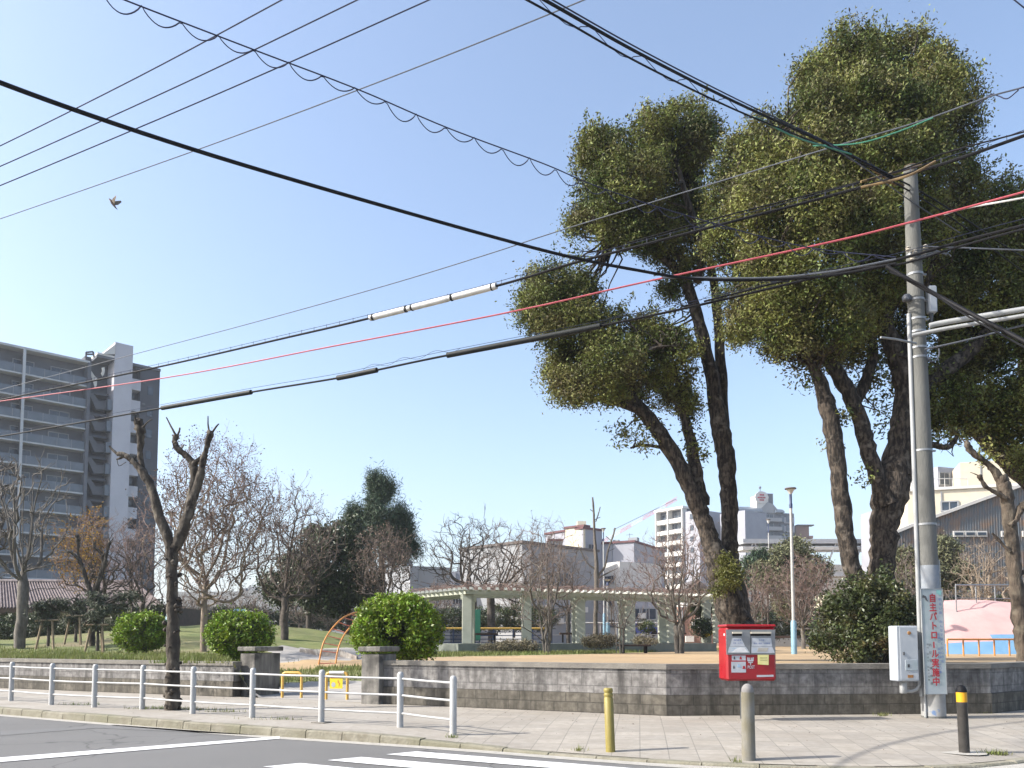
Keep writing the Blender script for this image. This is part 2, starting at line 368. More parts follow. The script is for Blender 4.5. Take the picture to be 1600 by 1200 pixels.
# road, big ground, kerbs, sidewalk
m = MB(); m.add([(-1500, -1500, -.05), (1500, -1500, -.05), (1500, 1500, -.05), (-1500, 1500, -.05)], [(0, 1, 2, 3)]); structure(m, 'ground', M_earth)
m = MB(); xs = np.linspace(-40, 24, 161); vs = []; fs = []
for x in xs: vs += [(x, -12, 0), (x, ky(x)+.1, 0)]
for i in range(len(xs)-1): fs.append((2*i, 2*i+2, 2*i+3, 2*i+1))
m.add(vs, fs); structure(m, 'road', M_asphalt)
m = MB(); vs = []; fs = []      # gutter strip
for x in xs: vs += [(x, ky(x)-.22, .004), (x, ky(x)+.02, .004)]
for i in range(len(xs)-1): fs.append((2*i, 2*i+2, 2*i+3, 2*i+1))
m.add(vs, fs); structure(m, 'gutter', M_gutter)
m = MB(); rk = random.Random(3); arc = 0.0; px_ = -38.0      # kerb stones, one strip with joints
while px_ < 20:
    x2 = px_
    L_ = .6
    while math.hypot(x2-px_, ky(x2)-ky(px_)) < L_: x2 += .02
    a = Vector((px_+.006, ky(px_+.006), 0)); b = Vector((x2-.006, ky(x2-.006), 0))
    d = (b-a).normalized(); nn = Vector((-d.y, d.x, 0)); jz = rk.uniform(-.006, .006)
    h1, h2 = kh(a.x)+jz, kh(b.x)+jz; wk = .17
    pr = [(0, -.04), (.0, 1), (.02, 1.0), (wk, 1.0), (wk, -.04)]
    vs = []
    for q, h in ((a, h1), (b, h2)):
        for o_, zz in [(-.0, -.04), (.012, h-.018), (.03, h), (wk, h), (wk, -.04)]: vs.append(q+nn*o_+Vector((0, 0, zz)))
    fs = [(0, 5, 6, 1), (1, 6, 7, 2), (2, 7, 8, 3), (3, 8, 9, 4), (4, 3, 2, 1, 0)[::-1], (5, 6, 7, 8, 9)[::-1]]
    m.add(vs, fs); px_ = x2
structure(m, 'kerb', M_kerb)
m = MB(); vs = []; fs = []; nc = 14
for x in xs:
    y0, y1 = ky(x)+.15, wy(x)+.12
    for j in range(nc): t = (j/(nc-1))**1.2; y = y0+(y1-y0)*t; vs.append((x, y, sz(x, y)-.003))
for i in range(len(xs)-1):
    for j in range(nc-1): a = i*nc+j; fs.append((a, a+nc, a+nc+1, a+1))
m.add(vs, fs, True); structure(m, 'sidewalk', M_slab)
# manhole-like patch / asphalt repair
def sheet(poly, z, name, mt):
    m = MB(); m.add([(x, y, z) for x, y in poly], [tuple(range(len(poly)))]); return structure(m, name, mt)
_nt = M_asphalt.node_tree; _b = _nt.nodes['Principled BSDF']; _src = _b.inputs['Base Color'].links[0].from_socket
_tc = _n(_nt, 'ShaderNodeTexCoord'); _wn = _n(_nt, 'ShaderNodeTexNoise'); _wn.inputs['Scale'].default_value = 1.4; _nt.links.new(_tc.outputs['Object'], _wn.inputs[0])
_mx = _n(_nt, 'ShaderNodeMix', data_type='RGBA', blend_type='LINEAR_LIGHT'); _mx.inputs[0].default_value = .35; _nt.links.new(_tc.outputs['Object'], _mx.inputs[6]); _nt.links.new(_wn.outputs['Color'], _mx.inputs[7])
_vo = _n(_nt, 'ShaderNodeTexVoronoi', feature='DISTANCE_TO_EDGE'); _vo.inputs['Scale'].default_value = .33; _nt.links.new(_mx.outputs[2], _vo.inputs[0])
_rp = _n(_nt, 'ShaderNodeValToRGB'); _rp.color_ramp.elements[0].position = 0; _rp.color_ramp.elements[0].color = (.45, .45, .45, 1); _rp.color_ramp.elements[1].position = .007; _rp.color_ramp.elements[1].color = (1, 1, 1, 1)
_nt.links.new(_vo.outputs['Distance'], _rp.inputs[0]); _mm = _n(_nt, 'ShaderNodeMix', data_type='RGBA', blend_type='MULTIPLY'); _mm.inputs[0].default_value = .8
_nt.links.new(_src, _mm.inputs[6]); _nt.links.new(_rp.outputs[0], _mm.inputs[7]); _nt.links.new(_mm.outputs[2], _b.inputs['Base Color'])
# road markings
u = Vector((-.8, -.6)); v = Vector((.885, -.465))
c0 = Vector((-1.17, 9.92)); mk = MB()
for i in range(7):
    a = c0+u*(.76*i)+v*(.02*i); b = a+u*.42; q = [a, a+v*9, b+v*9, b]
    mk.add([(p_.x, p_.y, .008) for p_ in q], [(3, 2, 1, 0)])
structure(mk, 'crosswalk_stripes', M_paint)
mk = MB(); a1, a2 = G(437, 1150.5, .008), G(437, 1154, .008); b1, b2 = G(0, 1183.5, .008), G(0, 1190.5, .008)
e1 = b1+(b1-a1)*1.5; e2 = b2+(b2-a2)*1.5
mk.add([a2, a1, e1, e2], [(0, 1, 2, 3)]); structure(mk, 'road_line', M_paint)
# an older asphalt seam
M_asph2 = mat('old_asphalt', (.15, .15, .15), (.185, .183, .18), 50, .9, .4, 150)
sheet([(G(0, 1146).x-4, G(0, 1146).y+1.2), (G(0, 1143).x, G(0, 1143).y), (G(180, 1133).x, G(180, 1133).y), (G(420, 1150).x, G(420, 1150).y), (G(150, 1138).x, G(150, 1138).y), (G(0, 1150).x, G(0, 1150).y)], .004, 'road_patch', M_asph2)

# park ground in columns split by what covers it
def zone(x, y):
    px = 800+F*x/y; wl = wy(x)
    if gatef(x, y) > .5 and y < 21.5: return 'path'
    if -9.5 < x < -3.5 and y > 27.5 and y < 33 and px < 575 and px > 425: return 'path'
    if px > 425 and px < 640 and 25.3 < y <= 27.5 and x < -2.6: return 'sand'
    if x > -2.6-.1*math.sin(y):
        lim = lerp(x, [-3, 0, 3.3, 10, 20, 60], [23, 26, 29.5, 40, 60, 100]) + .2*math.sin(x*3)
        if y < lim: return 'sand'
    if x > -6 and y > 47: return 'sand'
    return 'grass'
cols = np.concatenate([np.arange(-44, -14, .6), np.arange(-14, 14, .25), np.arange(14, 50, .9)])
rows = np.concatenate([np.arange(0, 3, .25), np.arange(3, 20, .4), np.arange(20, 40, .8), np.arange(40, 110, 4)])
grid = {}
ids = {}
zones = {'grass': MB(), 'sand': MB(), 'path': MB()}
gv = [[(x, wy(x)+.1+r, pz(x, wy(x)+.1+r)) for r in rows] for x in cols]
for i in range(len(cols)-1):
    for j in range(len(rows)-1):
        q = [gv[i][j], gv[i+1][j], gv[i+1][j+1], gv[i][j+1]]
        cx = sum(p_[0] for p_ in q)/4; cy = sum(p_[1] for p_ in q)/4
        z_ = zone(cx, cy); mb = zones[z_]; idx = []
        for (ii, jj) in ((i, j), (i+1, j), (i+1, j+1), (i, j+1)):
            key = (z_, ii, jj)
            if key not in ids: ids[key] = len(mb.v); mb.v.append(gv[ii][jj])
            idx.append(ids[key])
        mb.f.append(tuple(idx)); mb.mi.append(0); mb.smooth.append(True)
structure(zones['grass'], 'lawn', M_grassg); structure(zones['sand'], 'sand_ground', M_sand); structure(zones['path'], 'park_path', M_path)

# ------------------------------------------------------------------ walls
def wall_run(pts, h, name, label, cat, base=.12, t=.22, group=None):
    o = thing(name, label, cat, (pts[0][0], pts[0][1], base), group)
    def strip(off0, off1, z0, z1, nm, mt, uoff=0):
        # offset polyline to the road side by off0.. back off1
        n = len(pts); nor = []
        for i in range(n):
            a = Vector(pts[max(i-1, 0)]); b = Vector(pts[min(i+1, n-1)]); d = (b-a).normalized()
            nn = Vector((d.y, -d.x)); 
            if 0 < i < n-1:
                d1 = (Vector(pts[i])-a).normalized(); nn1 = Vector((d1.y, -d1.x)); nn = nn/max(.3, nn.dot(nn1))
            nor.append(nn)
        vs = []; us = []; L = 0
        for i in range(n):
            if i: L += (Vector(pts[i])-Vector(pts[i-1])).length
            us.append(L)
            f_ = Vector(pts[i])+nor[i]*off0; b_ = Vector(pts[i])+nor[i]*off1
            vs += [(f_.x, f_.y, z0), (f_.x, f_.y, z1), (b_.x, b_.y, z1), (b_.x, b_.y, z0)]
        me = bpy.data.meshes.new(nm); fs = []; uvs = []
        for i in range(n-1):
            a = 4*i; b = a+4; ua, ub = us[i]+uoff, us[i+1]+uoff
            fs.append((a, b, b+1, a+1)); uvs += [(ua, z0-base), (ub, z0-base), (ub, z1-base), (ua, z1-base)]
            fs.append((a+1, b+1, b+2, a+2)); uvs += [(ua, z1-base), (ub, z1-base), (ub, z1-base+.03), (ua, z1-base+.03)]
            fs.append((a+2, b+2, b+3, a+3)); uvs += [(ua, z1-base), (ub, z1-base), (ub, z0-base), (ua, z0-base)]
        fs.append((0, 1, 2, 3)); uvs += [(0, 0), (0, z1-z0), (t, z1-z0), (t, 0)]
        e = 4*(n-1); fs.append((e+3, e+2, e+1, e)); uvs += [(0, 0), (0, z1-z0), (t, z1-z0), (t, 0)]
        me.from_pydata(vs, [], fs); ul = me.uv_layers.new(name='UVMap'); ul.data.foreach_set('uv', [c for q in uvs for c in q])
        me.materials.append(mt); me.update(); return link(nm, me, o)
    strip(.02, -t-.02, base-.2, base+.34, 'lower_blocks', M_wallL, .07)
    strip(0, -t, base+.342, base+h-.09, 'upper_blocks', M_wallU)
    strip(.03, -t-.03, base+h-.088, base+h, 'coping', M_cope)
    return o
wall_run([(-40, 36), (-22, 25.4), (-13.3, 21.0), (-6.15, 17.75)], .77, 'retaining_wall', 'grey block retaining wall left of the park entrance, with grass on top', 'wall')
wall_run([(-2.62, 15.9), (2.56, 13.35), (8.2, 13.8), (12, 16.5), (24, 26)], .85, 'retaining_wall', 'stained block retaining wall turning a corner behind the red post box', 'wall')
def pillar(c, h, label, W=.42, D=.85):
    o = thing('gate_pillar', label, 'pillar', (c[0], c[1], .12), 'park gate pillars', R(-24), local=True)
    m = MB(); m.box((W/2, D/2, h/2-.1), (W, D, h+.1), bev=.012); m.build('pillar_block', M_gatec, o)
    m = MB(); m.box((W/2, D/2, h+.05), (W+.1, D+.1, .1), bev=.015); m.build('cap', M_gatec, o)
    return o
pl = G(397, 1088, .12); pr_ = G(592, 1100.5, .12)
o1 = pillar((0, 0), 1.0, 'weathered concrete gate pillar beside the right end of the left wall'); 
cosA, sinA = math.cos(R(-24)), math.sin(R(-24))
o1.location = (pl.x-.42*cosA, pl.y-.42*sinA, .12)
o2 = pillar((0, 0), 1.02, 'weathered concrete gate pillar in front of the large round yellow-green bush', D=.62)
o2.location = (pr_.x-.42*cosA, pr_.y-.42*sinA, .12)

# ------------------------------------------------------------------ pedestrian fence
fp = [(-50, 1090.5, 1028.5), (17, 1095, 1029), (80, 1101, 1030), (147, 1105, 1031), (222, 1108, 1032), (301, 1115, 1033), (394, 1121, 1035), (502, 1129, 1042), (625, 1136, 1043), (708, 1148, 1045)]
fo = None; posts = []
for (a, b, c) in fp:
    g = Gs(a, b); top = P(a, c, g.y).z; posts.append((g, top))
fo = thing('guard_fence', 'white three-rail pedestrian guard fence along the kerb on the left', 'fence', posts[-1][0])
for g, top in posts:
    m = MB(); r = .048; h = .80
    m.lathe((g.x, g.y, g.z), [(r, -.05), (r, h-.05), (r*.92, h-.03), (r*.7, h-.008), (r*.3, h), (0.001, h)], 14); m.build('post', M_white, fo)
for i in range(len(posts)-1):
    a, b = posts[i][0], posts[i+1][0]
    for zz in (.70, .46, .20):
        m = MB(); mid = (a+b)/2
        m.tube([a+Vector((0, 0, zz)), mid+Vector((0, 0, zz-.004)), b+Vector((0, 0, zz))], .0165, 8); m.build('rail', M_white, fo)
# a post foot plate
g = posts[7][0]; m = MB(); m.box((g.x, g.y, g.z+.006), (.24, .2, .012), R(-25), bev=.003); m.build('base_plate', M_cope, fo)

# ------------------------------------------------------------------ bollards
g = Gs(1170, 1187); o = thing('bollard', 'grey concrete bollard with a domed top in front of the red post box', 'bollard', g)
H_ = P(1170, 1068, g.y).z-g.z; r = .072
m = MB(); m.lathe(g, [(r*1.04, -.05), (r*1.03, .1), (r*.98, H_-.12), (r*1.0, H_-.095)], 20); m.build('shaft', M_cbol, o)
m = MB(); m.lathe(g, [(r*.9, H_-.0965), (r*.93, H_-.08)]+[(r*.93*math.cos(a), H_-.08+.08*math.sin(a)) for a in (.3, .6, .9, 1.2, 1.45)], 20); m.build('dome_top', mat('bollard_dome', (.2, .19, .185), (.26, .25, .24), 12, .9), o)
g = Gs(954, 1174); H_ = P(954, 1075, g.y).z-g.z; o = thing('bollard', 'faded yellow bollard leaning slightly, standing before the wall corner', 'bollard', g)
r = .054; m = MB(); lean = -.045
def leanv(mb, g, k):
    mb.v = [(x+(z-g[2])*k, y, z) for x, y, z in mb.v]
m.lathe(g, [(r*1.05, -.05), (r*1.03, H_-.12), (r*.9, H_-.112), (r*.9, H_-.1), (r*1.02, H_-.092), (r*1.02, H_-.07), (r*.9, H_-.062), (r*.9, H_-.052), (r*1.02, H_-.044), (r*1.02, H_-.012), (r*.8, H_)], 20)
leanv(m, g, -.03); m.build('shaft', M_ybol, o)
g = Gs(1507, 1176); H_ = P(1505, 1070, g.y).z-g.z; o = thing('bollard', 'black bollard with a wide amber band near its top', 'bollard', g)
r = .058; m = MB()
m.lathe(g, [(r*1.0, -.05), (r, H_-.26), (r*1.06, H_-.25), (r*1.06, H_-.2)], 20); leanv(m, g, -.015); m.build('shaft', mat('black_bollard_paint', (.03, .027, .024), (.055, .05, .045), 12, .45), o)
m = MB(); m.lathe(g, [(r*1.0, H_-.2), (r*1.0, H_-.085)], 20); leanv(m, g, -.015); m.build('reflective_band', M_bband, o)
m = MB(); m.lathe(g, [(r*1.06, H_-.085), (r*1.02, H_-.06), (r*.75, H_-.02), (r*.3, H_-.001), (.001, H_)], 20); leanv(m, g, -.015); m.build('cap', M_black, o)
rr_ = random.Random(9); m = MB(); m.add([(g.x+.24*math.cos(a)*(1+.2*rr_.random()), g.y+.2*math.sin(a)*(1+.2*rr_.random()), sz(g.x, g.y)+.003) for a in np.linspace(0, 2*math.pi, 14)[:-1]], [tuple(range(13))])
structure(m, 'mortar_patch', M_gutter)

# ------------------------------------------------------------------ text helper
def text(body, size, M, mt, name, parent, align='CENTER', sx=1.0, bold=0.0, rot=0):
    cu = bpy.data.curves.new('t', 'FONT'); cu.body = body; cu.size = size; cu.align_x = align; cu.align_y = 'CENTER'
    to = bpy.data.objects.new('t', cu); COL.objects.link(to)
    bpy.context.view_layer.update(); dg = bpy.context.evaluated_depsgraph_get()
    me = bpy.data.meshes.new_from_object(to.evaluated_get(dg)); bpy.data.objects.remove(to); bpy.data.curves.remove(cu)
    if bold:
        import bmesh
        bm = bmesh.new()
        for i_, (dx_, dy_) in enumerate(((0, 0), (bold, 0), (-bold, 0), (0, bold), (0, -bold))):
            m2 = me.copy(); m2.transform(Matrix.Translation((dx_*1.2, dy_, .0004*i_))); bm.from_mesh(m2); bpy.data.meshes.remove(m2)
        bm.to_mesh(me); bm.free()
    me.name = name; me.transform(M @ Matrix.Rotation(rot, 4, 'Z') @ Matrix.Diagonal((sx, 1, 1, 1))); me.materials.clear(); me.materials.append(mt)
    return link(name, me, parent)
FACE = Matrix.Rotation(R(90), 4, 'X')      # text standing up, facing -Y
# ------------------------------------------------------------------ post box
g = Gs(1163, 1125); rzb = R(2)
pb = thing('post_box', 'red street post box on a dark post, with grey slot panel and stickers', 'post box', g, None, rzb, local=True)
zt = P(1163, 976, g.y).z-g.z; zb = P(1163, 1064, g.y-.2).z-g.z; bw_ = .78; bd = .42; bh = zt-zb; fy = -bd/2; cxo = .06
m = MB(); m.lathe((0, 0, 0), [(.062, -.05), (.062, zb+.02)], 16); m.build('post', M_dgrey, pb)
m = MB(); m.lathe((0, 0, 0), [(.11, -.02), (.11, .015), (.07, .02)], 16); m.build('base_ring', M_cope, pb)
body = MB(); body.box((cxo, 0, zb+bh/2-.02), (bw_, bd, bh-.045), bev=.03); body.build('box_body', M_red, pb)
m = MB(); m.box((cxo, 0, zt-.022), (bw_+.02, bd+.02, .045), bev=.018); m.build('lid', M_red, pb)
def bp(px, py):   # position on the box front from photo pixels inside the box (1131..1208, 977..1064)
    return (cxo-bw_/2+(px-1129.5)/(1208.5-1129.5)*bw_, zb+(1064-py)/(1064-977)*bh)
def plate(px0, py0, px1, py1, name, mt, d=.004, parent=pb, y=0):
    x0, z1 = bp(px0, py0); x1, z0 = bp(px1, py1)
    mm = MB(); mm.box(((x0+x1)/2, fy-d/2-y, (z0+z1)/2), (x1-x0, d, z1-z0)); return mm.build(name, mt, parent)
plate(1129.5, 985, 1207, 1023.5, 'slot_panel', M_silver, .012)
pf = .0135
for (a, b) in ((1139, 1154), (1168, 1200)):
    s_ = plate(a, 991.3, b, 994.8, 'mail_slot', M_black, .003, y=pf)
    plate(a, 988.5, b, 991.3, 'slot_flap', mat('brushed_flap', (.6, .55, .45), (.7, .63, .5), 8, .4), .03, y=pf)
plate(1167.2, 986, 1168, 1023, 'panel_divider', M_dgrey, .003, y=pf)
def polyplate(pts, name, mt, y, d=.0015):
    q = [bp(*p_) for p_ in pts]; mm = MB(); n = len(q)
    mm.add([(x, fy-y, z) for x, z in q]+[(x, fy-y-d, z) for x, z in q], [tuple(range(n)), tuple(range(n, 2*n))[::-1]]+[(i, (i+1) % n, n+(i+1) % n, n+i) for i in range(n)])
    return mm.build(name, mt, pb)
polyplate([(1139, 998), (1153, 998), (1159, 1011), (1135, 1011)], 'notice_sticker', M_sticker, pf)
polyplate([(1134, 1011.5), (1160, 1011.5), (1166, 1020.5), (1131.5, 1020.5)], 'notice_sticker', mat('pale_sticker', (.5, .54, .58), (.58, .62, .65), 9, .6), pf)
polyplate([(1145, 1020.3), (1137, 1020.3), (1145, 1014), (1152, 1012.5), (1158, 1012.8), (1164, 1020.3)], 'worn_patch', M_paint, pf+.002)
polyplate([(1170.5, 998), (1200.5, 998), (1202, 1011), (1169.5, 1011)], 'notice_sticker', M_sticker, pf)
polyplate([(1169, 1011.5), (1202, 1011.5), (1206, 1021), (1168.5, 1021)], 'notice_sticker', M_sticker, pf)
polyplate([(1180, 1013), (1196, 1013), (1194, 1019), (1178, 1019)], 'notice_sticker', mat('tan_print', (.42, .4, .36), (.5, .47, .4), 9, .6), pf+.002)
plate(1138, 1025, 1160, 1032.5, 'picture_sticker', M_sticker, .002)
plate(1137, 1034.5, 1160, 1051, 'picture_sticker', M_sticker, .002)
plate(1138, 1032.5, 1160, 1034.3, 'sticker_stripe', M_redink, .0025)
for (px, py, w_, mt_) in ((1141, 1043, 2.5, M_ink), (1149, 1041, 6, M_lblue), (1157, 1043.5, 5, M_redink), (1142, 1029, 3, M_ink), (1152, 1029, 4, M_redink)):
    polyplate([(px-w_/2, py+2), (px-w_/2*.6, py-2.6), (px+w_/2*.5, py-2.6), (px+w_/2, py+1.8)], 'sticker_print', mt_, .0027)
polyplate([(1178.5, 1023.8), (1196, 1023.8), (1195.5, 1039.5), (1178.5, 1038.5)], 'yellow_note', mat('yellow_note', (.75, .68, .25), (.82, .76, .35), 9, .6), .002+.013, .002)
polyplate([(1182, 1028), (1194, 1028), (1193, 1029.2), (1182, 1029.2)], 'note_print', mat('note_ink', (.35, .33, .12), (.4, .36, .15), 9, .6), .0175)
polyplate([(1182, 1031.5), (1194, 1031.5), (1193, 1032.5), (1182, 1032.5)], 'note_print', MATS['note_ink'], .0175)
polyplate([(1177, 1055), (1203.5, 1054.5), (1203.5, 1057.5), (1177, 1058)], 'white_label', M_sticker, .001)
# post mark: outlined mark of two scrolls over a T stroke, and POST
for sgn in (-1, 1):
    for k in range(3):
        polyplate([(1167.5+sgn*(5.3-k*1.75), 1027.8+k*.2), (1167.5+sgn*(4.2-k*1.75), 1027.8+k*.2), (1167.5+sgn*(3.4-k*1.35), 1033.3), (1167.5+sgn*(4.6-k*1.35), 1033.3)][::sgn], 'post_mark', M_sticker, .001)
polyplate([(1162.3, 1031.8), (1172.7, 1031.8), (1171.7, 1034), (1163.3, 1034)], 'post_mark', M_sticker, .0012)
polyplate([(1163.8, 1034.8), (1171.2, 1034.8), (1171.0, 1036.3), (1164, 1036.3)], 'post_mark', M_sticker, .0012)
polyplate([(1166.8, 1036.2), (1168.2, 1036.2), (1168.2, 1039.3), (1166.8, 1039.3)], 'post_mark', M_sticker, .0012)
x_, z_ = bp(1168.3, 1042.9)
text('POST', .066, Matrix.Translation((x_, fy-.002, z_)) @ FACE, M_sticker, 'lettering', pb, sx=.72, bold=.0012)
for (t_, px, py, s_) in (('国内郵便', 1147, 1001.5, .028), ('手紙・はがき', 1147.5, 1006, .026), ('その他', 1185, 1001.5, .03), ('速達・国際・大型郵便', 1185.5, 1006.5, .026)):
    x_, z_ = bp(px, py); text(t_, s_, Matrix.Translation((x_, fy-pf-.003, z_)) @ FACE, M_blue, 'lettering', pb)
for (px0, px1, py) in ((1138, 1158, 1014), (1137, 1143, 1017), (1171, 1177, 1015), (1171, 1176, 1018)):
    plate(px0, py-.4, px1, py+.4, 'sticker_print', M_lblue, .001, y=pf+.0016)
# left-side small white sticker
m = MB(); m.box((cxo-bw_/2-.001, -.12, zb+bh*.82), (.002, .07, .035)); m.build('side_sticker', M_sticker, pb)

# ------------------------------------------------------------------ utility pole
pg = Gs(1459, 1121); ptop = P(1422, 262, pg.y)
up = thing('utility_pole', 'tall grey concrete utility pole with conduits at the right of the park', 'utility pole', pg)
ax = (ptop-pg)
def pole_at(py):     # axis point at image row
    z = P(1440, py, pg.y).z; t = (z-pg.z)/ax.z; return pg+ax*t
def prad(py): return lerp(py, [262, 1121], [.108, .182])
m = MB(); m.tube([pg-ax*.03, pg, pg+ax*.25, pg+ax*.5, pg+ax*.75, ptop], [.186, .184, .165, .147, .128, .108], 20); m.build('shaft', M_pole, up)
m = MB(); m.tube([ptop, ptop+Vector((0, 0, .02)), ptop+Vector((0, 0, .04))], [.112, .1, .04], 16); m.build('top_cap', M_yguard, up)
M_scuff = mat('pole_wrap', (.25, .27, .29), (.33, .35, .37), 6, .7, c3=(.2, .24, .3), scale3=5)
m = MB(); m.tube([pole_at(940), pole_at(884)], [prad(940)+.004, prad(884)+.004], 20); m.build('pole_wrap', M_scuff, up)
m = MB(); m.tube([pole_at(1118), pole_at(1080)], [prad(1118)+.004, prad(1080)+.004], 20); m.build('pole_wrap', mat('old_sticker', (.3, .3, .29), (.38, .38, .37), 6, .8, c3=(.14, .22, .38), scale3=6, c3c=(.6, .66)), up)
# conduits
def off(py, dx, dy): return pole_at(py)+Vector((dx, dy, 0))
m = MB(); m.tube([off(y_, -prad(y_)-.02, -.04) for y_ in (1088, 1000, 900, 700, 560, 492)], .034, 12); m.build('conduit', M_conduit, up)
m = MB(); m.tube([off(y_, -prad(y_)+.0, -.1) for y_ in (1120, 1060, 1000, 940)], .02, 10); m.build('conduit', M_conduit, up)
m = MB(); m.tube([off(y_, prad(y_)+.0, -.06) for y_ in (925, 900, 875)], .014, 10); m.build('conduit', M_conduit, up)
for py in (705, 820, 940, 560, 545, 430, 400, 470, 520, 500):
    m = MB(); a, b = pole_at(py+1.6), pole_at(py-1.6); m.tube([a, b], prad(py)+.01, 20); m.build('band', M_galv, up)
    m = MB(); q = off(py, prad(py)+.03, -.02); m.box(q, (.06, .03, .03)); m.build('bolt', M_galv, up)
# white equipment box near the top right and knots of fittings
q = off(470, prad(470)+.12, -.03); m = MB(); m.box(q, (.14, .13, .46), bev=.02); m.build('junction_box', M_boxw, up)
m = MB(); q = off(497, prad(497)+.1, -.03); m.tube([q+Vector((0, 0, .06)), q, q+Vector((0, 0, -.08))], [.04, .03, .02], 10); m.build('cable_gland', M_dgrey, up)
q = off(468, -prad(468)-.05, -.05); m = MB(); m.lathe(q+Vector((0, 0, -.06)), [(.03, 0), (.07, .02), (.075, .08), (.05, .12), (.01, .13)], 12); m.build('lamp_housing', M_wiregrey, up)
for dx, py in ((-.16, 395), (.1, 402), (-.1, 410), (.13, 392), (-.05, 399)):
    q = off(py, dx, -.13); m = MB(); m.lathe(q, [(.02, -.04), (.045, -.02), (.03, 0), (.045, .02), (.015, .045)], 10); m.build('insulator', mat('porcelain', (.45, .42, .36), (.55, .5, .42), 9, .4) if 'porcelain' not in MATS else MATS['porcelain'], up)
m = MB(); m.tube([off(542, -.1, -.15), P(1370+30, 530, pg.y-.3), P(1376, 527, pg.y-.4)], .018, 8); m.build('bracket_arm', M_galv, up)
rl = random.Random(4)
for k in range(4):   # loose cable loops at the cable shelf
    c = off(402+k*2, .12+.05*k, -.16); pts = [c+Vector((.2*math.cos(a)*(1+.1*k), 0, .06*math.sin(a*(1+.2*k)))) for a in np.linspace(0, 5.5, 18)]
    m = MB(); m.tube(pts, .008, 6); m.build('cable_loop', M_wiregrey, up)
pts = [off(545, .17+.12*math.cos(a), -.12)+Vector((0, 0, -.1+.16*math.sin(a))) for a in np.linspace(.4, -3.4, 14)]
m = MB(); m.tube(pts, .012, 6); m.build('cable_loop', M_wiregrey, up)
# yellow guy guards at the top, crossing
for a, b in (((1360, 262), (1398, 288)), ((1345, 284), (1440, 258)), ((1380, 283), (1412, 290))):
    m = MB(); m.tube([P(a[0], a[1], pg.y-.25), P(b[0], b[1], pg.y-.15)], .022, 8); m.build('yellow_guard', M_yguard, up)
# meter box
mbp = P(1413, 1064, pg.y-.1); mb_ = thing('meter_box', 'pale grey metal meter box hung beside the utility pole', 'meter box', mbp, None, R(2), local=True)
hm = P(1413, 978, mbp.y).z-mbp.z; m = MB(); m.box((0, 0, hm/2), (.35, .26, hm), bev=.012); m.build('cabinet', M_boxw, mb_)
m = MB(); m.box((.02, -.134, hm/2), (.29, .008, hm-.05), bev=.003); m.build('door', M_boxw, mb_)
m = MB(); m.lathe((0, 0, 0), [(.001, 0), (.03, 0), (.028, .012), (.001, .014)], 12); m.v = [(x+.03, -.138-z, y+hm*.87) for x, y, z in m.v]; m.build('rusty_knob', M_rust, mb_)
m = MB(); m.box((-.07, -.145, hm*.5), (.02, .016, .05)); m.build('latch', M_ink, mb_)
m = MB(); m.box((.05, -.141, hm*.29), (.2, .01, .17), bev=.003); m.build('meter_window', M_board, mb_)
m = MB(); m.box((.0, -.147, hm*.28), (.035, .006, .05)); m.build('meter_mark', M_ink, mb_)
m = MB(); m.box((.03, -.14, hm*.09), (.09, .006, .045)); m.build('nameplate', M_rust, mb_)
m = MB(); m.box((-.02, 0, -.1), (.09, .09, .2), bev=.01)
m.tube([(.02, 0, -.165), (.12, 0, -.165), (.19, -.01, -.14), (.235, -.02, -.07), (.24, -.02, .1), (.235, -.02, .5)], .026, 10); m.build('conduit', M_conduit, mb_)
# patrol sign board
sd = pg.y-.26
sb = thing('patrol_sign', 'narrow vertical white sign board with red characters strapped to the utility pole', 'sign', P(1463, 1085, sd), None, 0, local=True)
sbh = P(1456, 920, sd).z-P(1463, 1085.5, sd).z; sw = 34.5*pxm(sd)
shear = (P(1455.5, 920, sd).x-P(1463, 1085.5, sd).x)/sbh
sb.rotation_euler = (0, math.atan(shear), 0)
m = MB(); m.box((0, .01, sbh/2), (sw, .012, sbh), bev=.003); m.build('board', M_board, sb)
m = MB()
for sx_ in (-1, 1): m.box((sx_*(sw/2-.004), .001, sbh/2), (.008, .01, sbh))
for zz in (.004, sbh-.004): m.box((0, .001, zz), (sw-.016, .01, .008))
m.build('frame', M_galv, sb)
def sT(px, py):  # px offset in board pixels (0..35), py photo row
    return Matrix.Translation(((px-17.3)*pxm(sd), -.004, sbh*(1085.5-py)/165.5)) @ FACE
chars = '自主パトロール実施中'
for i, ch in enumerate(chars):
    py = 936+i*14.5
    text(ch, .145, sT(18, py), M_redink, 'lettering', sb, sx=.82, bold=.004, rot=R(90) if ch == 'ー' else 0)
def col(body, px, y0, step, size, mt):
    for i, ch in enumerate(body):
        if ch not in ' 　': text(ch, size, sT(px, y0+i*step), mt, 'lettering', sb, rot=R(90) if ch == 'ー' else 0)
col('明るい街　みんなで築く安心の街', 29.5, 938, 6.9, .052, M_blue)
col('犯罪の　発見は一一〇番', 25, 992, 5.9, .05, M_blue)
col('市内　安全な　町会の皆様', 7, 1008, 5.0, .036, M_ink)
col('防犯協議会連', 11, 1009, 12.0, .05, M_ink)
m = MB(); q = [(25, 922), (33, 924), (31, 931), (24, 928)]; m.add([Matrix.Translation(((a-17.3)*pxm(sd), -.003, sbh*(1085.5-b)/165.5)) @ Vector((0, 0, 0)) for a, b in q], [(0, 1, 2, 3)]); m.build('emblem', mat('teal_ink', (.2, .42, .42), (.25, .48, .47), 8, .6), sb)
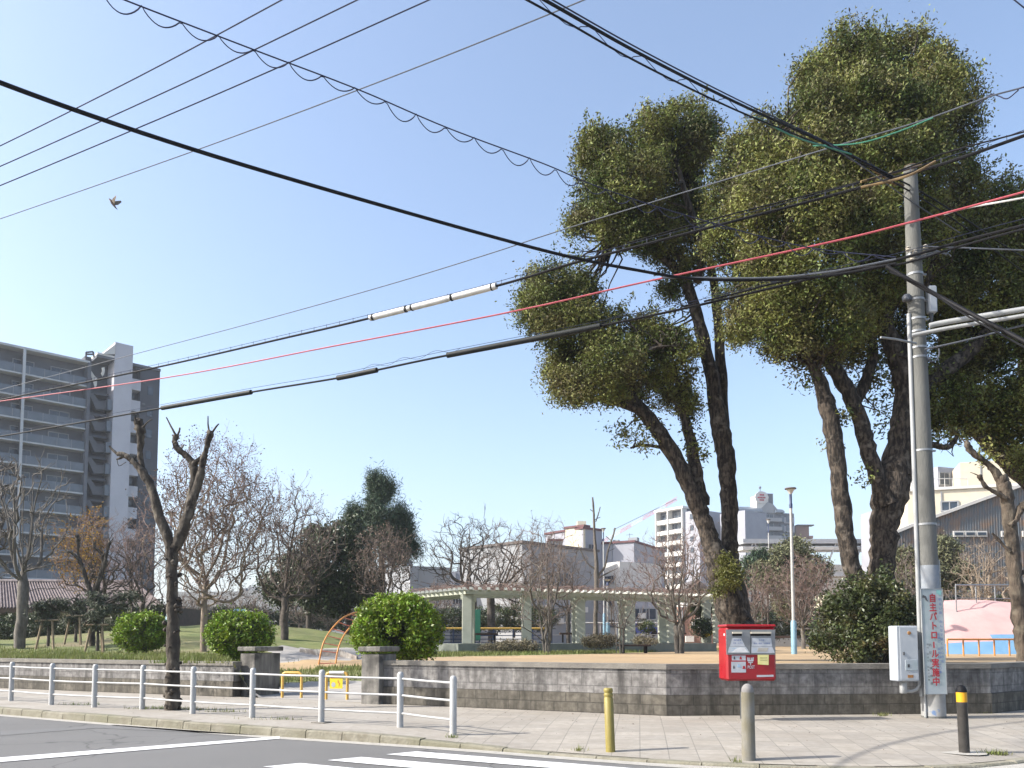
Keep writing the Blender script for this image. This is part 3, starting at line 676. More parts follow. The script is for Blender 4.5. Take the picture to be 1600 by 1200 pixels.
m = MB(); q = [(3, 930), (8, 932), (11, 941), (7, 938), (6, 935), (2, 934)]; m.add([Matrix.Translation(((a-17.3)*pxm(sd), -.003, sbh*(1085.5-b)/165.5)) @ Vector((0, 0, 0)) for a, b in q], [(0, 1, 2, 3, 4, 5)]); m.build('emblem', M_ink, sb)

# ------------------------------------------------------------------ overhead cables
def wire(name, label, pts, wpx, mt, sub=8, group=None, tie=False, coil=None, sides=6, cat='cable'):
    P3 = [np.array(P(a, b, d)) for a, b, d in pts]; path = catmull(P3, sub)
    ds = [p_[1] for p_ in path]
    w_ = wpx if hasattr(wpx, '__len__') else (wpx, wpx)
    # constant true radius from the width at the middle
    dm = ds[len(ds)//2]; r = (w_[0]+w_[1])/2/2*pxm(dm)
    extra = tie or coil
    if not extra:
        m = MB(); m.tube(path, r, sides); o = m.build(name, mt); return tag(o, label, cat, group), path, r
    o = thing(name, label, cat, tuple(path[0]), group)
    m = MB(); m.tube(path, r, sides); m.build('cable_core', mt, o)
    return o, path, r
def resample(path, step):
    A = np.array(path); L = np.concatenate([[0], np.cumsum(np.linalg.norm(np.diff(A, axis=0), axis=1))])
    s = np.arange(0, L[-1], step); return np.stack([np.interp(s, L, A[:, k]) for k in range(3)], 1), s
def messenger(o, path, up_, r, step=.45, mt=M_wire):
    A, s = resample(path, .15); B = A+np.array([0, 0, up_])
    m = MB(); m.tube([Vector(q) for q in B[::3]], r, 4)
    for i in range(0, len(A)-1, max(1, int(step/.15))): m.tube([A[i], B[i]+np.array([0, 0, .02])], r*.9, 4)
    m.build('messenger_wire', mt, o)
def sleeve(o, path, px0, px1, r, mt, rings=None, name='sleeve'):
    A, s = resample(path, .03); X = 800+F*A[:, 0]/A[:, 1]     # image column of each point
    q = A[(X >= px0) & (X <= px1)]
    m = MB(); m.tube([Vector(a) for a in q[::max(1, len(q)//14)]]+[Vector(q[-1])], r, 14); m.build(name, mt, o)
    if rings:
        for rp in rings:
            i = int(np.argmin(abs(X-rp))); m = MB(); m.tube([A[i-1], A[i+1]], r*1.07, 14); m.build('sleeve_ring', M_black, o)
py_ = pg.y
# main upper cable with white sleeves
A_pts = [(-150, 655, 32), (0, 625, 27), (240, 575, 22.5), (450, 527, 19.5), (570, 499, 18), (775, 447, 16.2), (900, 410, 15.3), (1000, 384, 14.7), (1130, 350, 14), (1290, 308, 13.3), (1400, 277, 12.6), (1480, 254, 12.1), (1600, 212, 11.4), (1800, 140, 10.4)]
o, path, r = wire('overhead_cable', 'thick black cable with three white sleeves crossing the sky to the pole top', A_pts, 4.2, M_black, tie=True)
messenger(o, path, .085, .006)
for a, b in ((573, 632), (638, 697), (704, 775)): sleeve(o, path, a, b, .068, M_sleeve)
for a in (578, 630, 640, 693, 703, 768, 773): 
    sleeve(o, path, a-1.6, a+1.6, .074, M_black, name='sleeve_ring')
for a, b in ((631, 639), (696, 705)): sleeve(o, path, a, b, .06, M_sleeve)
# parallel line strands right
wire('overhead_cable', 'slim black cable just above the white-sleeved cable by the pole top', [(980, 380, 14.6), (1130, 338, 13.9), (1290, 298, 13.2), (1400, 268, 12.5), (1480, 238, 12.1), (1600, 206, 11.3), (1800, 150, 10.4)], 2.4, M_black)
# red cable
wire('overhead_cable', 'red cable running across the whole view below the white sleeves', [(-150, 648, 34), (0, 627, 28), (260, 590, 22), (520, 541, 18), (800, 487, 15.5), (1010, 440, 14.3), (1290, 380, 12.9), (1420, 348, 12.3), (1600, 300, 11.4), (1800, 245, 10.5)], 2.7, M_redc)
wire('overhead_cable', 'white cable under the red cable right of the pole', [(1475, 335, 12.2), (1510, 325, 12), (1600, 309, 11.5), (1800, 270, 10.6)], 3, M_sleeve)
wire('overhead_cable', 'thin pale cable level with the cable shelf right of the pole', [(1440, 385, 12.6), (1500, 387, 12.4), (1600, 391, 12), (1800, 398, 11.5)], 2.4, M_wiregrey)
# lower cable with black sleeves
B_pts = [(-150, 705, 30), (0, 682, 26), (240, 640, 21.5), (385, 614, 19.5), (520, 592, 18), (585, 579, 17.4), (695, 556, 16.5), (940, 509, 15), (1100, 475, 14.2), (1290, 430, 13.3), (1400, 406, 12.5), (1500, 378, 12), (1600, 352, 11.4), (1800, 300, 10.4)]
o, path, r = wire('overhead_cable', 'lower black cable with black covers running to the middle of the pole', B_pts, 3.6, M_black, tie=True)
for a, b in ((243, 386), (521, 585), (695, 942)): sleeve(o, path, a, b, .058, mat('dark_cover', (.01, .013, .013), (.018, .021, .021), 5, .6, spec=.25) if 'dark_cover' not in MATS else MATS['dark_cover'], name='cable_cover')
A, s = resample(path, .06); B = A+np.stack([0*s, 0*s, .1+.05*np.sin(s*7.5)], 1); X = 800+F*A[:, 0]/A[:, 1]
m = MB(); q = A+np.array([0, 0, .1]); m.tube([Vector(a) for a in q[::6]], .005, 4); 
k_ = (X > 560) & (X < 720) | (X > 930) & (X < 1300); idx = np.where(k_)[0]
for run in np.split(idx, np.where(np.diff(idx) > 1)[0]+1): m.tube([Vector(a) for a in B[run]], .004, 4)
m.build('messenger_wire', M_wire, o)
wire('overhead_cable', 'second black cable bundled beside the lower cable near the pole', [(1100, 471, 14.1), (1290, 424, 13.2), (1400, 414, 12.4), (1500, 385, 11.9), (1600, 358, 11.3), (1800, 309, 10.3)], 3.6, M_black)
wire('overhead_cable', 'grey cable sagging level into the middle of the pole', [(1035, 434, 14.1), (1090, 434, 13.9), (1200, 434, 13.4), (1300, 424, 12.9), (1400, 405, 12.4)], 3, M_wiregrey)
# thick black from upper left
wire('overhead_cable', 'thick plain black cable descending from the left edge to the pole', [(-300, 0, 6.2), (0, 129, 7.6), (300, 233, 9.1), (600, 322, 10.7), (860, 394, 12), (1000, 423, 12.6), (1090, 436, 12.9), (1200, 437, 13), (1300, 430, 12.8), (1400, 412, 12.4)], 5.2, M_black, sides=8)
# thick black going down right from the pole
wire('overhead_cable', 'thick black cable sloping down to the right edge from the pole', [(1385, 416, 12.4), (1420, 437, 12.2), (1480, 470, 11.8), (1540, 502, 11.3), (1600, 533, 10.8), (1800, 640, 9.6)], 7, M_black, sides=8)
wire('overhead_cable', 'thin black cable twisted beside the thick one sloping right', [(1390, 425, 12.3), (1440, 445, 12), (1500, 487, 11.6), (1600, 542, 10.7), (1800, 655, 9.5)], 3, M_black)
# upper bundle from the top to the pole head
for k, (dy, w_, mt_, nm) in enumerate(((0, 4.6, M_black, 'thickest black strand of the bundle descending to the pole head'), (-7, 2.2, M_wire, 'topmost thin strand of the bundle descending to the pole head'), (15, 3.0, M_black, 'lower black strand of the bundle descending to the pole head'))):
    pts = [(700, -85+dy*1.2, 6.6), (860, 5+dy, 7.6), (1000, 84+dy, 8.7), (1150, 160+dy*.8, 10.2), (1290, 224+dy*.4, 11.8), (1400, 279+dy*.2, 12.7)]
    o, path, r = wire('overhead_cable', nm, pts, w_, mt_, group='bundle of cables descending to the pole head', tie=(k == 2))
    if k == 2:
        A, s = resample(path, .05); ph = (s % .95)/.95; up_ = np.clip(1-abs(ph-.2)*3.2, 0, 1)*.11 - .03*np.clip(1-abs(ph-.75)*5, 0, 1)
        m = MB(); m.tube([Vector(a) for a in A+np.stack([0*s, 0*s, up_], 1)], .005, 4); m.build('lashing_wire', M_wire, o)
wire('overhead_cable', 'dark green strand wrapping the bundle beside the tall tree', [(1180, 183, 10.6), (1240, 213, 11.2), (1290, 229, 11.7), (1330, 241, 12)], 2.6, M_greenw)
# beyond the pole to the right
wire('overhead_cable', 'thin black cable dropping right from the pole head, upper of two', [(1400, 279, 12.7), (1440, 300, 13.2), (1520, 350, 14.2), (1600, 403, 15.2), (1800, 520, 18)], 2.4, M_black)
wire('overhead_cable', 'thin black cable dropping right from the pole head, lower of two', [(1395, 284, 12.7), (1440, 310, 13.2), (1500, 350, 14), (1600, 425, 15.4), (1800, 565, 18)], 2.4, M_black)
wire('overhead_cable', 'thin steel stay wire crossing steeply beyond the pole head', [(1290, 222, 11.8), (1350, 262, 12.2), (1420, 312, 12.8), (1500, 364, 13.6)], 1.8, M_wiregrey)
# coiled drop wire
pts = [(100, -40, 8.0), (195, 0, 8.6), (400, 79, 9.7), (560, 140, 10.5), (700, 200, 11.2), (850, 256, 11.9), (930, 290, 12.3), (1050, 330, 12.7), (1250, 384, 13), (1400, 402, 12.6)]
o, path, r = wire('overhead_cable', 'thin wire with loose hanging loops descending from the top left', pts, 1.9, M_wire, coil=True)
A, s = resample(path, .04); rg = np.random.default_rng(5); per = .46; n_ = (s/per).astype(int); ph = (s/per) % 1
amp = (.1+.06*rg.random(n_.max()+1))[n_]*np.where(rg.random(n_.max()+1) < .88, 1, .35)[n_]
drop = -amp*np.sin(np.pi*ph)**.8*1.25 + .012
m = MB(); m.tube([Vector(a) for a in A+np.stack([0*s, 0*s, drop], 1)], .0085, 4); m.build('hanging_loops', M_wire, o)
# three thin parallel
for (x1, y1, x0, y0, which) in ((440, 0, 0, 228, 'uppermost'), (558, 0, 0, 260, 'middle'), (670, 0, 0, 290, 'lowest')):
    dx = x1-x0; dy = y1-y0
    wire('power_line', f'thin dark power line, {which} of the three parallel ones at top left', [(x0-150, y0-150*dy/dx*.9, 15.2), (x0, y0, 14.4), (x0+dx*.5, y0+dy*.5+4, 12.4), (x1, y1, 10.8), (x1+150, y1+150*dy/dx*1.05, 9.8)], 2.0, M_wire, group='three parallel power lines at the top left')
wire('power_line', 'faintest thin line rising from the left edge to the top centre', [(-150, 392, 30), (0, 342, 27), (300, 237, 22), (600, 125, 18), (905, 3, 15), (1050, -60, 13.8)], 1.7, M_wiregrey)
wire('power_line', 'thin line rising over both big trees from the left building', [(-100, 634, 40), (0, 609, 36), (200, 556, 30), (400, 503, 25), (600, 447, 21.5), (760, 398, 19), (870, 362, 17.8), (1100, 291, 15.2), (1290, 233, 13.4), (1430, 192, 12.5), (1540, 153, 11.8), (1600, 136, 11.5), (1800, 80, 10.5)], 1.7, M_wiregrey)
o, path, r = wire('power_line', 'green sheathed wire under the thin line in front of the tall crown', [(1270, 228, 13.2), (1340, 224, 12.8), (1400, 207, 12.5), (1458, 184, 12.2)], 2.2, M_greenw)
wire('power_line', 'short wavy wire leaving the right edge beside the tall crown', [(1524, 166, 12), (1548, 148, 11.8), (1560, 150, 11.7), (1574, 154, 11.6), (1590, 142, 11.5), (1600, 136, 11.4), (1700, 108, 11)], 2, M_wire)
wire('power_line', 'tiny corner of a line at the top right edge', [(1560, -20, 11), (1580, -4, 11), (1600, 12, 11), (1660, 60, 11)], 2.2, M_wire)
wire('support_pipe', 'upper white steel pipe running right from the pole', [(1452, 509, 12.2), (1480, 503, 12.1), (1600, 483, 11.6), (1800, 450, 10.9)], 8.5, M_conduit, sides=10, cat='pipe')
wire('support_pipe', 'lower white steel pipe running right from the pole', [(1425, 524, 12.3), (1480, 513, 12.1), (1600, 493, 11.6), (1800, 460, 10.9)], 6.2, M_conduit, sides=10, cat='pipe')
wire('overhead_cable', 'thin grey cable below the two white pipes', [(1445, 546, 12.3), (1520, 529, 12), (1600, 508, 11.7), (1800, 460, 11)], 3, M_wiregrey)
# a short brown hose wrap over the pole head
wire('overhead_cable', 'yellowed guard tube along the cable at the pole head', [(1345, 293, 12.6), (1390, 283, 12.4), (1425, 272, 12.2), (1462, 252, 12.05)], 4.2, M_yguard)

# ------------------------------------------------------------------ bird
bq = P(178, 317, 14); o = thing('flying_bird', 'small brown bird with raised wings flying in the open sky at left', 'bird', bq)
k_ = pxm(14)
def bv(a, b, c=0): return (bq.x+a*k_, bq.y+c*k_, bq.z-b*k_)
m = MB(); m.tube([bv(6, 11), bv(3, 8), bv(0, 4), bv(-3, 0), bv(-5, -4), bv(-7, -6), bv(-8.5, -7.5)], [.004, .012, .02, .023, .018, .014, .003], 10); m.build('body', M_bird, o)
for s_, nm in ((1, 'wing'), (-1, 'wing')):
    m = MB(); c = 4*s_
    top = [bv(-5, -3, 0), bv(0, -5, c), bv(7, -8, c*2), bv(8, -6, c*2.2), bv(4, 1, c*1.2), bv(0, 4, 0)]
    m.add(top+[(x, y, z+.004) for x, y, z in top], [(0, 1, 2, 3, 4, 5), (11, 10, 9, 8, 7, 6)]+[(i, 6+i, 6+(i+1) % 6, (i+1) % 6) for i in range(6)]); m.build(nm, mat('wing_feathers', (.12, .09, .065), (.3, .25, .2), 30, .9) if 'wing_feathers' not in MATS else MATS['wing_feathers'], o)

# ------------------------------------------------------------------ vegetation
def blobs_world(bl):      # (px, py, rx, ry, d[, depth factor])
    out = []
    for b in bl:
        px, py, rx, ry, d = b[:5]; d = bl[0][4]+(d-bl[0][4])*(2.0 if len(bl) > 25 else 1); k = pxm(d); f_ = b[5] if len(b) > 5 else 1.0
        out.append((np.array(P(px, py, d)), np.array([rx*k, (rx+ry)/2*k*f_, ry*k])))
    return out
def cluster_points(bw, spacing, rng, rmin=.7, rmax=1.04, thin=1.0, bottom=1.0, lobes=0):
    C = []
    if lobes:
        nb_ = []
        for c, r in bw:
            nb_.append((c, r*.58)); d = unit(rng.normal(size=(lobes, 3))+np.array([0, 0, .25]))
            for q in d:
                f_ = rng.uniform(.32, .56); nb_.append((c+q*r*(1.0-f_*.85)*rng.uniform(.85, 1.1), r.mean()*f_*np.array([1, 1, rng.uniform(1, 1.3)])))
        bw = nb_
    for c, r in bw:
        area = 4*np.pi*((r[0]*r[1])**1.6/3+(r[0]*r[2])**1.6/3+(r[1]*r[2])**1.6/3)**(1/1.6)
        n = max(6, int(area/spacing**2*1.5*thin)); d = unit(rng.normal(size=(n, 3)))
        ph = rng.random(6)*6.28
        lump = 1+.10*np.sin(5*d[:, 0]+ph[0])*np.sin(5*d[:, 2]+ph[1])+.07*np.sin(9*d[:, 1]+ph[2])*np.sin(8*d[:, 2]+ph[3])
        rad = (rmin+(rmax-rmin)*rng.random(n)**.6)*lump
        keep = (d[:, 2] > -.3) | (rng.random(n) < bottom)
        C.append((c+d*r*rad[:, None])[keep])
    C = np.concatenate(C)
    keep = np.ones(len(C), bool)
    for c, r in bw: keep &= (np.linalg.norm((C-c)/r, axis=1) > .62)
    return C[keep]
def sprays(C, bw, rng, n=420, L=.55):
    # shoots sticking out of the crown's skin: rows of points going out and up
    ctr = C.mean(0); dd = C-ctr; S_ = C[rng.choice(len(C), n, False)]; o_ = []
    for c in S_:
        j = int(np.argmin([np.linalg.norm((c-q[0])/q[1]) for q in bw])); v_ = unit((c-bw[j][0])+np.array([0, 0, .6])*np.linalg.norm(c-bw[j][0]))
        l = L*rng.uniform(.4, 1.1); o_ += [c+v_*l*t for t in (.25, .45, .65, .82, 1)]
    return np.array(o_)
def fill_leaves(C, per, cr, size, rng, aspect=.42, flat=.75, up=0.0):
    n = len(C); s = cr*(.6+.8*rng.random((n, 1, 1)))
    pts = C[:, None, :]+rng.normal(size=(n, per, 3))*s*.5*np.array([1, 1, flat])
    return leaves_geo(pts.reshape(-1, 3), size, rng, aspect, up)
def limb(m, pts, d=None, n=10, jit=.12, rng=random.Random(1), sub=5):
    # pts: (px,py,rpx[,d]); knobbly tapered limb
    A = []; 
    for q in pts:
        dd = q[3] if len(q) > 3 else d; p_ = P(q[0], q[1], dd); A.append((p_.x, p_.y, p_.z, q[2]*pxm(dd)))
    C = catmull(A, sub); k = len(C); out = []; jit = jit*1.0
    for i, c in enumerate(C):
        j = .1*c[3]; out.append(Vector((c[0]+rng.uniform(-j, j)*(0 < i < k-1), c[1]+rng.uniform(-j, j), c[2])))
    m.tube(out, [max(.004, c[3]*.95*(1+rng.uniform(-.07, .07))) for c in C], n, True, jit, rng)
    return [np.array(c) for c in C]
def connect(C, anchors, rng, frac=.35, r=.012):
    idx = rng.random(len(C)) < frac; T = C[idx]; A = np.array([a[:3] for a in anchors])
    if not len(T): return None
    D = np.linalg.norm(T[:, None]-A[None], axis=2)+rng.random((len(T), len(A)))*.5; B = A[np.argmin(D, 1)]
    mid = (T+B)/2+rng.normal(size=T.shape)*.15+np.array([0, 0, -.08]); q1 = B+(mid-B)*.5+rng.normal(size=T.shape)*.06; q2 = (mid+T)/2+rng.normal(size=T.shape)*.06
    Pn = np.stack([B, q1, mid, q2, T], 1); L = np.linalg.norm(T-B, axis=1)[:, None]
    Rn = np.array([[1.9, 1.5, 1.1, .8, .4]])*r*(.6+.5*L)
    return tubes_geo(Pn, Rn, 4)

# --- camphor tree, centre
rng = np.random.default_rng(11); rr = random.Random(5)
dA = 20.0; base = P(1148, 1033, dA)
tA = thing('camphor_tree', 'tall leaning evergreen with forked trunk and two separate crowns behind the post box', 'tree', base)
m = MB(); L_ = []
L_ += limb(m, [(1172, 1048, 34), (1160, 1010, 27), (1148, 975, 24), (1138, 935, 24), (1128, 900, 23), (1120, 872, 19), (1110, 845, 15.5), (1100, 815, 14.5), (1083, 775, 13.5), (1065, 735, 13), (1043, 695, 12.5), (1015, 655, 11.5), (990, 628, 11), (968, 605, 9.5), (930, 575, 7.5), (890, 540, 5), (860, 500, 3)], dA, 16, .1)
L_ += limb(m, [(1180, 1048, 28), (1164, 1005, 25), (1154, 965, 23), (1146, 925, 21), (1141, 895, 18), (1140, 860, 14.5), (1140, 820, 13.5), (1139, 780, 13.5), (1136, 735, 14), (1130, 690, 15.5), (1122, 650, 13.5), (1112, 590, 11.5), (1100, 535, 10.5), (1087, 485, 10), (1070, 440, 9), (1040, 405, 8), (1000, 380, 5), (950, 370, 3)], dA+.3, 16, .1)
m.build('trunk', M_bark, tA)
m = MB()
L_ += limb(m, [(1133, 690, 10), (1130, 640, 9), (1126, 570, 9), (1122, 500, 8), (1115, 440, 7), (1100, 360, 5), (1075, 280, 3), (1060, 210, 2)], dA+.6, 8)
L_ += limb(m, [(1098, 790, 12), (1088, 740, 11), (1080, 695, 10), (1070, 650, 8), (1060, 600, 6), (1040, 560, 4)], dA+.2, 8)
L_ += limb(m, [(1000, 640, 8), (960, 628, 6), (920, 620, 4), (880, 600, 3)], dA-.3, 6)
L_ += limb(m, [(1085, 470, 7), (1060, 400, 6), (1010, 330, 5), (960, 260, 3)], dA+.2, 6)
L_ += limb(m, [(1090, 440, 7), (1095, 380, 6), (1070, 300, 5), (1050, 230, 3), (1045, 190, 2)], dA-.2, 6)
L_ += limb(m, [(968, 612, 6), (990, 570, 5), (1020, 545, 3), (1060, 540, 2)], dA-.4, 6)
L_ += limb(m, [(1040, 700, 3.5), (1005, 695, 2.5), (985, 700, 2)], dA, 5)
crA = [(1050, 222, 62, 62, 20), (1085, 235, 38, 62, 20.3), (1012, 220, 40, 48, 19.8), (950, 245, 44, 50, 20), (925, 232, 20, 34, 19.7), (990, 290, 70, 50, 19.4), (1060, 310, 58, 60, 20.6), (935, 318, 45, 36, 20.2), (905, 350, 26, 30, 20), (970, 360, 52, 40, 19.7), (1030, 385, 52, 34, 20.2), (1085, 360, 34, 46, 20.4), (1085, 420, 26, 20, 20), (1045, 455, 18, 22, 20.3),
       (858, 462, 50, 40, 20), (905, 470, 42, 38, 20.4), (835, 478, 34, 30, 19.7), (875, 505, 48, 34, 19.6), (930, 512, 46, 38, 20), (960, 560, 56, 42, 19.5), (1010, 540, 52, 38, 20.3), (1052, 560, 42, 44, 20), (1060, 608, 30, 34, 20.2), (905, 570, 46, 34, 20.2), (880, 605, 34, 30, 19.8), (930, 612, 50, 32, 19.6), (1000, 600, 50, 40, 20.2), (1075, 640, 18, 24, 20.1), (870, 560, 28, 26, 20)]
spA = [(995, 692, 30, 20, 19.9), (975, 672, 16, 16, 20), (1010, 660, 22, 18, 20), (1085, 690, 15, 26, 20.1), (1095, 705, 10, 20, 20.1), (905, 400, 25, 14, 20), (835, 425, 14, 14, 20), (1055, 480, 14, 16, 20.2)]
bw = blobs_world(crA); C = cluster_points(bw, .27, rng, lobes=7); Cs = cluster_points(blobs_world(spA), .24, rng, .2, 1.0, .6)
# ragged tips
tips = sprays(C, bw, rng)
g1 = fill_leaves(C, 50, .27, .076, rng); g2 = fill_leaves(Cs, 20, .26, .1, rng); g3 = fill_leaves(tips, 7, .1, .085, rng, up=.6)
V, Fq = merge_geo([g1, g2, g3]); npmesh('crown', V, Fq, M_leafB, tA)
cg = connect(np.concatenate([C, Cs]), L_, rng, .22, .014); m.build('limbs', M_bark, tA); npmesh('twigs', *cg, M_bark, tA)
mo = blobs_world([(1140, 900, 18, 20, 19.4), (1122, 922, 9, 10, 19.3), (1134, 878, 10, 12, 19.5)])
C = cluster_points(mo, .13, rng, .3, 1.0, 1.2); V, Fq = fill_leaves(C, 20, .16, .08, rng, .35)
npmesh('sprouts', V, Fq, mat('sprout_leaves', (.09, .1, .015), (.16, .16, .03), 3, .6, island=.3, trans=.3), tA)

# --- camphor tree, right big one
dB = 18.0; rng = np.random.default_rng(21)
tB = thing('camphor_tree', 'tallest and widest evergreen, twin trunks rising from a dark shrub left of the pole', 'tree', P(1375, 1045, dB))
m = MB(); L_ = []
L_ += limb(m, [(1378, 1042, 31.5), (1362, 985, 23.2), (1350, 950, 19.1), (1340, 915, 15.8), (1328, 875, 14.1), (1320, 830, 14.1), (1314, 780, 13.7), (1308, 725, 13.3), (1300, 670, 14.1), (1290, 625, 13.3), (1277, 585, 9.1), (1250, 540, 5.0)], dB-.2, 16, .1)
L_ += limb(m, [(1385, 1042, 40), (1378, 985, 30), (1376, 945, 23), (1377, 900, 20.5), (1379, 855, 20.5), (1384, 815, 23), (1390, 775, 28), (1396, 745, 29), (1404, 710, 23), (1412, 660, 20), (1418, 610, 19), (1404, 562, 17), (1382, 510, 14), (1362, 460, 12), (1345, 400, 11), (1335, 330, 9), (1330, 240, 6), (1335, 150, 3)], dB+.2, 18, .1)
L_ += limb(m, [(1388, 790, 15.5), (1375, 755, 13.8), (1360, 715, 12.9), (1349, 675, 12.9), (1336, 635, 12.5), (1316, 595, 12.5), (1292, 560, 11.6), (1268, 525, 9.5), (1240, 490, 6.9), (1200, 450, 3.4)], dB, 14, .1)
m.build('trunk', M_bark, tB)
m = MB()
L_ += limb(m, [(1425, 640, 18), (1450, 600, 16), (1490, 570, 14), (1530, 535, 12), (1560, 500, 9), (1590, 460, 5)], dB+.6, 8)
L_ += limb(m, [(1330, 640, 10), (1355, 590, 9), (1365, 540, 8), (1350, 480, 5)], dB+.4, 8)
L_ += limb(m, [(1345, 400, 8), (1290, 340, 7), (1240, 280, 5), (1190, 230, 3)], dB-.2, 6)
L_ += limb(m, [(1345, 390, 8), (1400, 320, 7), (1450, 240, 5), (1480, 160, 3)], dB+.2, 6)
L_ += limb(m, [(1410, 560, 10), (1440, 480, 8), (1455, 400, 6), (1480, 330, 3)], dB, 6)
L_ += limb(m, [(1428, 700, 7), (1450, 694, 5), (1480, 699, 5), (1492, 688, 4), (1497, 676, 2)], dB-.2, 6)
crB = [(1345, 100, 66, 56, 18), (1300, 110, 50, 50, 18.3), (1400, 90, 52, 44, 18.2), (1440, 110, 42, 44, 17.9), (1500, 140, 36, 50, 18.1), (1470, 150, 50, 50, 17.6), (1275, 155, 44, 60, 17.8), (1330, 170, 80, 60, 17.3), (1410, 180, 76, 60, 17.4), (1490, 210, 46, 52, 18), (1250, 205, 30, 40, 18.2),
       (1180, 225, 46, 44, 18), (1160, 270, 42, 50, 18.2), (1215, 260, 60, 55, 17.6), (1280, 250, 70, 60, 17.3), (1360, 260, 80, 60, 17.1), (1440, 270, 70, 60, 17.4), (1500, 290, 36, 46, 18), (1130, 320, 42, 42, 18), (1190, 335, 64, 56, 17.4), (1265, 335, 70, 60, 17.1), (1345, 345, 76, 60, 17.2), (1420, 350, 66, 56, 17.4), (1480, 350, 36, 46, 18.2),
       (1140, 385, 42, 40, 18), (1210, 410, 66, 54, 17.4), (1290, 420, 72, 58, 17.2), (1370, 430, 60, 50, 17.6), (1435, 430, 46, 50, 18.3), (1165, 450, 44, 44, 18), (1175, 505, 42, 36, 18), (1150, 520, 26, 24, 18.2), (1225, 490, 56, 48, 17.5), (1290, 500, 62, 50, 17.4), (1225, 540, 36, 22, 18), (1350, 510, 40, 50, 18), (1405, 500, 34, 50, 18.6), (1330, 560, 34, 36, 18.3), (1280, 560, 26, 26, 18)]
spB = [(1265, 590, 24, 18, 18), (1318, 640, 16, 24, 17.8), (1385, 590, 26, 44, 18.6), (1380, 660, 20, 30, 18.6), (1300, 690, 8, 14, 18), (1412, 560, 30, 40, 18.8), (1440, 620, 26, 60, 18.8), (1430, 690, 20, 36, 18.9), (1478, 685, 26, 14, 18), (1470, 400, 26, 60, 18.8), (1510, 350, 24, 40, 18.5), (1250, 575, 20, 20, 18.2), (1350, 745, 8, 16, 17.8), (1365, 600, 22, 40, 18.8)]
bw = blobs_world(crB); C = cluster_points(bw, .28, rng, lobes=7); Cs = cluster_points(blobs_world(spB), .25, rng, .2, 1.0, .6)
tips = sprays(C, bw, rng)
g1 = fill_leaves(C, 50, .28, .074, rng); g2 = fill_leaves(Cs, 20, .26, .1, rng); g3 = fill_leaves(tips, 7, .1, .085, rng, up=.6)
V, Fq = merge_geo([g1, g2, g3]); npmesh('crown', V, Fq, M_leafB, tB)
cg = connect(np.concatenate([C, Cs]), L_, rng, .2, .014); m.build('limbs', M_bark, tB); npmesh('twigs', *cg, M_bark, tB)

# --- camphor tree right edge (trunk outside the frame)
dC = 20.5; rng = np.random.default_rng(31)
tC = thing('camphor_tree', 'dark evergreen crown behind the pole reaching in from the right edge', 'tree', P(1730, 1030, dC))
m = MB(); L_ = []
L_ += limb(m, [(1730, 1040, 30), (1715, 950, 26), (1690, 860, 22), (1650, 790, 20), (1610, 750, 17), (1570, 715, 16), (1535, 680, 14), (1500, 640, 12), (1480, 590, 9), (1470, 530, 6)], dC, 12)
m.build('trunk', M_bark, tC); m = MB()
L_ += limb(m, [(1640, 780, 14), (1620, 680, 11), (1600, 580, 9), (1590, 480, 6), (1570, 380, 4)], dC+.5, 8)
crC = [(1570, 320, 50, 44, 21), (1600, 360, 50, 60, 20.6), (1535, 350, 40, 40, 21), (1560, 400, 60, 50, 20.3), (1500, 420, 46, 50, 21), (1610, 450, 60, 60, 20.3), (1540, 470, 56, 50, 20.2), (1480, 480, 40, 50, 21), (1590, 530, 50, 50, 20), (1640, 540, 60, 80, 21), (1490, 560, 44, 46, 20.6), (1540, 560, 40, 36, 21.4), (1480, 625, 46, 40, 20.2), (1530, 630, 46, 38, 20.4), (1590, 620, 46, 50, 20.2), (1460, 660, 30, 26, 20.6), (1510, 662, 30, 20, 20.5), (1570, 660, 36, 30, 20.5), (1620, 680, 36, 50, 20.3), (1640, 380, 60, 80, 21), (1650, 620, 60, 80, 21), (1600, 720, 24, 24, 19.9)]
crC = [(a, b, c, d_, e-1.6) for a, b, c, d_, e in crC]
bw = blobs_world(crC); C = cluster_points(bw, .3, rng, lobes=6)
V, Fq = merge_geo([fill_leaves(C, 44, .29, .085, rng), fill_leaves(sprays(C, bw, rng, 200, .5), 7, .1, .08, rng)]); npmesh('crown', V, Fq, M_leafB, tC)
cg = connect(C, L_, rng, .15, .014); m.build('limbs', M_bark, tC); npmesh('twigs', *cg, M_bark, tC)

# --- shrub at the foot of the right tree
rng = np.random.default_rng(41)
bl = [(1365, 955, 46, 42, 17.2), (1318, 970, 36, 38, 17.1), (1400, 945, 30, 42, 17.3), (1345, 1000, 52, 32, 16.8), (1408, 990, 32, 38, 17), (1302, 1003, 28, 22, 17), (1345, 925, 30, 22, 17.4), (1424, 965, 16, 30, 17.2), (1292, 955, 16, 16, 17.2), (1380, 915, 20, 18, 17.4)]
bws = blobs_world(bl); C = cluster_points(bws, .17, rng, .45, 1.12, .75, lobes=4); C = np.concatenate([C, sprays(C, bws, rng, 90, .35)])
sh = thing('shrub', 'dark loose evergreen shrub around the foot of the tallest tree', 'shrub', P(1360, 1035, 17))
V, Fq = fill_leaves(C, 20, .17, .08, rng, .45); npmesh('foliage', V, Fq, M_leafR, sh)
m = MB()
for k in range(14):
    a = 1300+k*9; limb(m, [(1360+(a-1360)*.3, 1040, 1.6), (1360+(a-1360)*.7, 980, 1.2), (a, 930+rr.uniform(-10, 30), .6)], 17.1, 4, 0)
m.build('stems', M_barkd, sh)

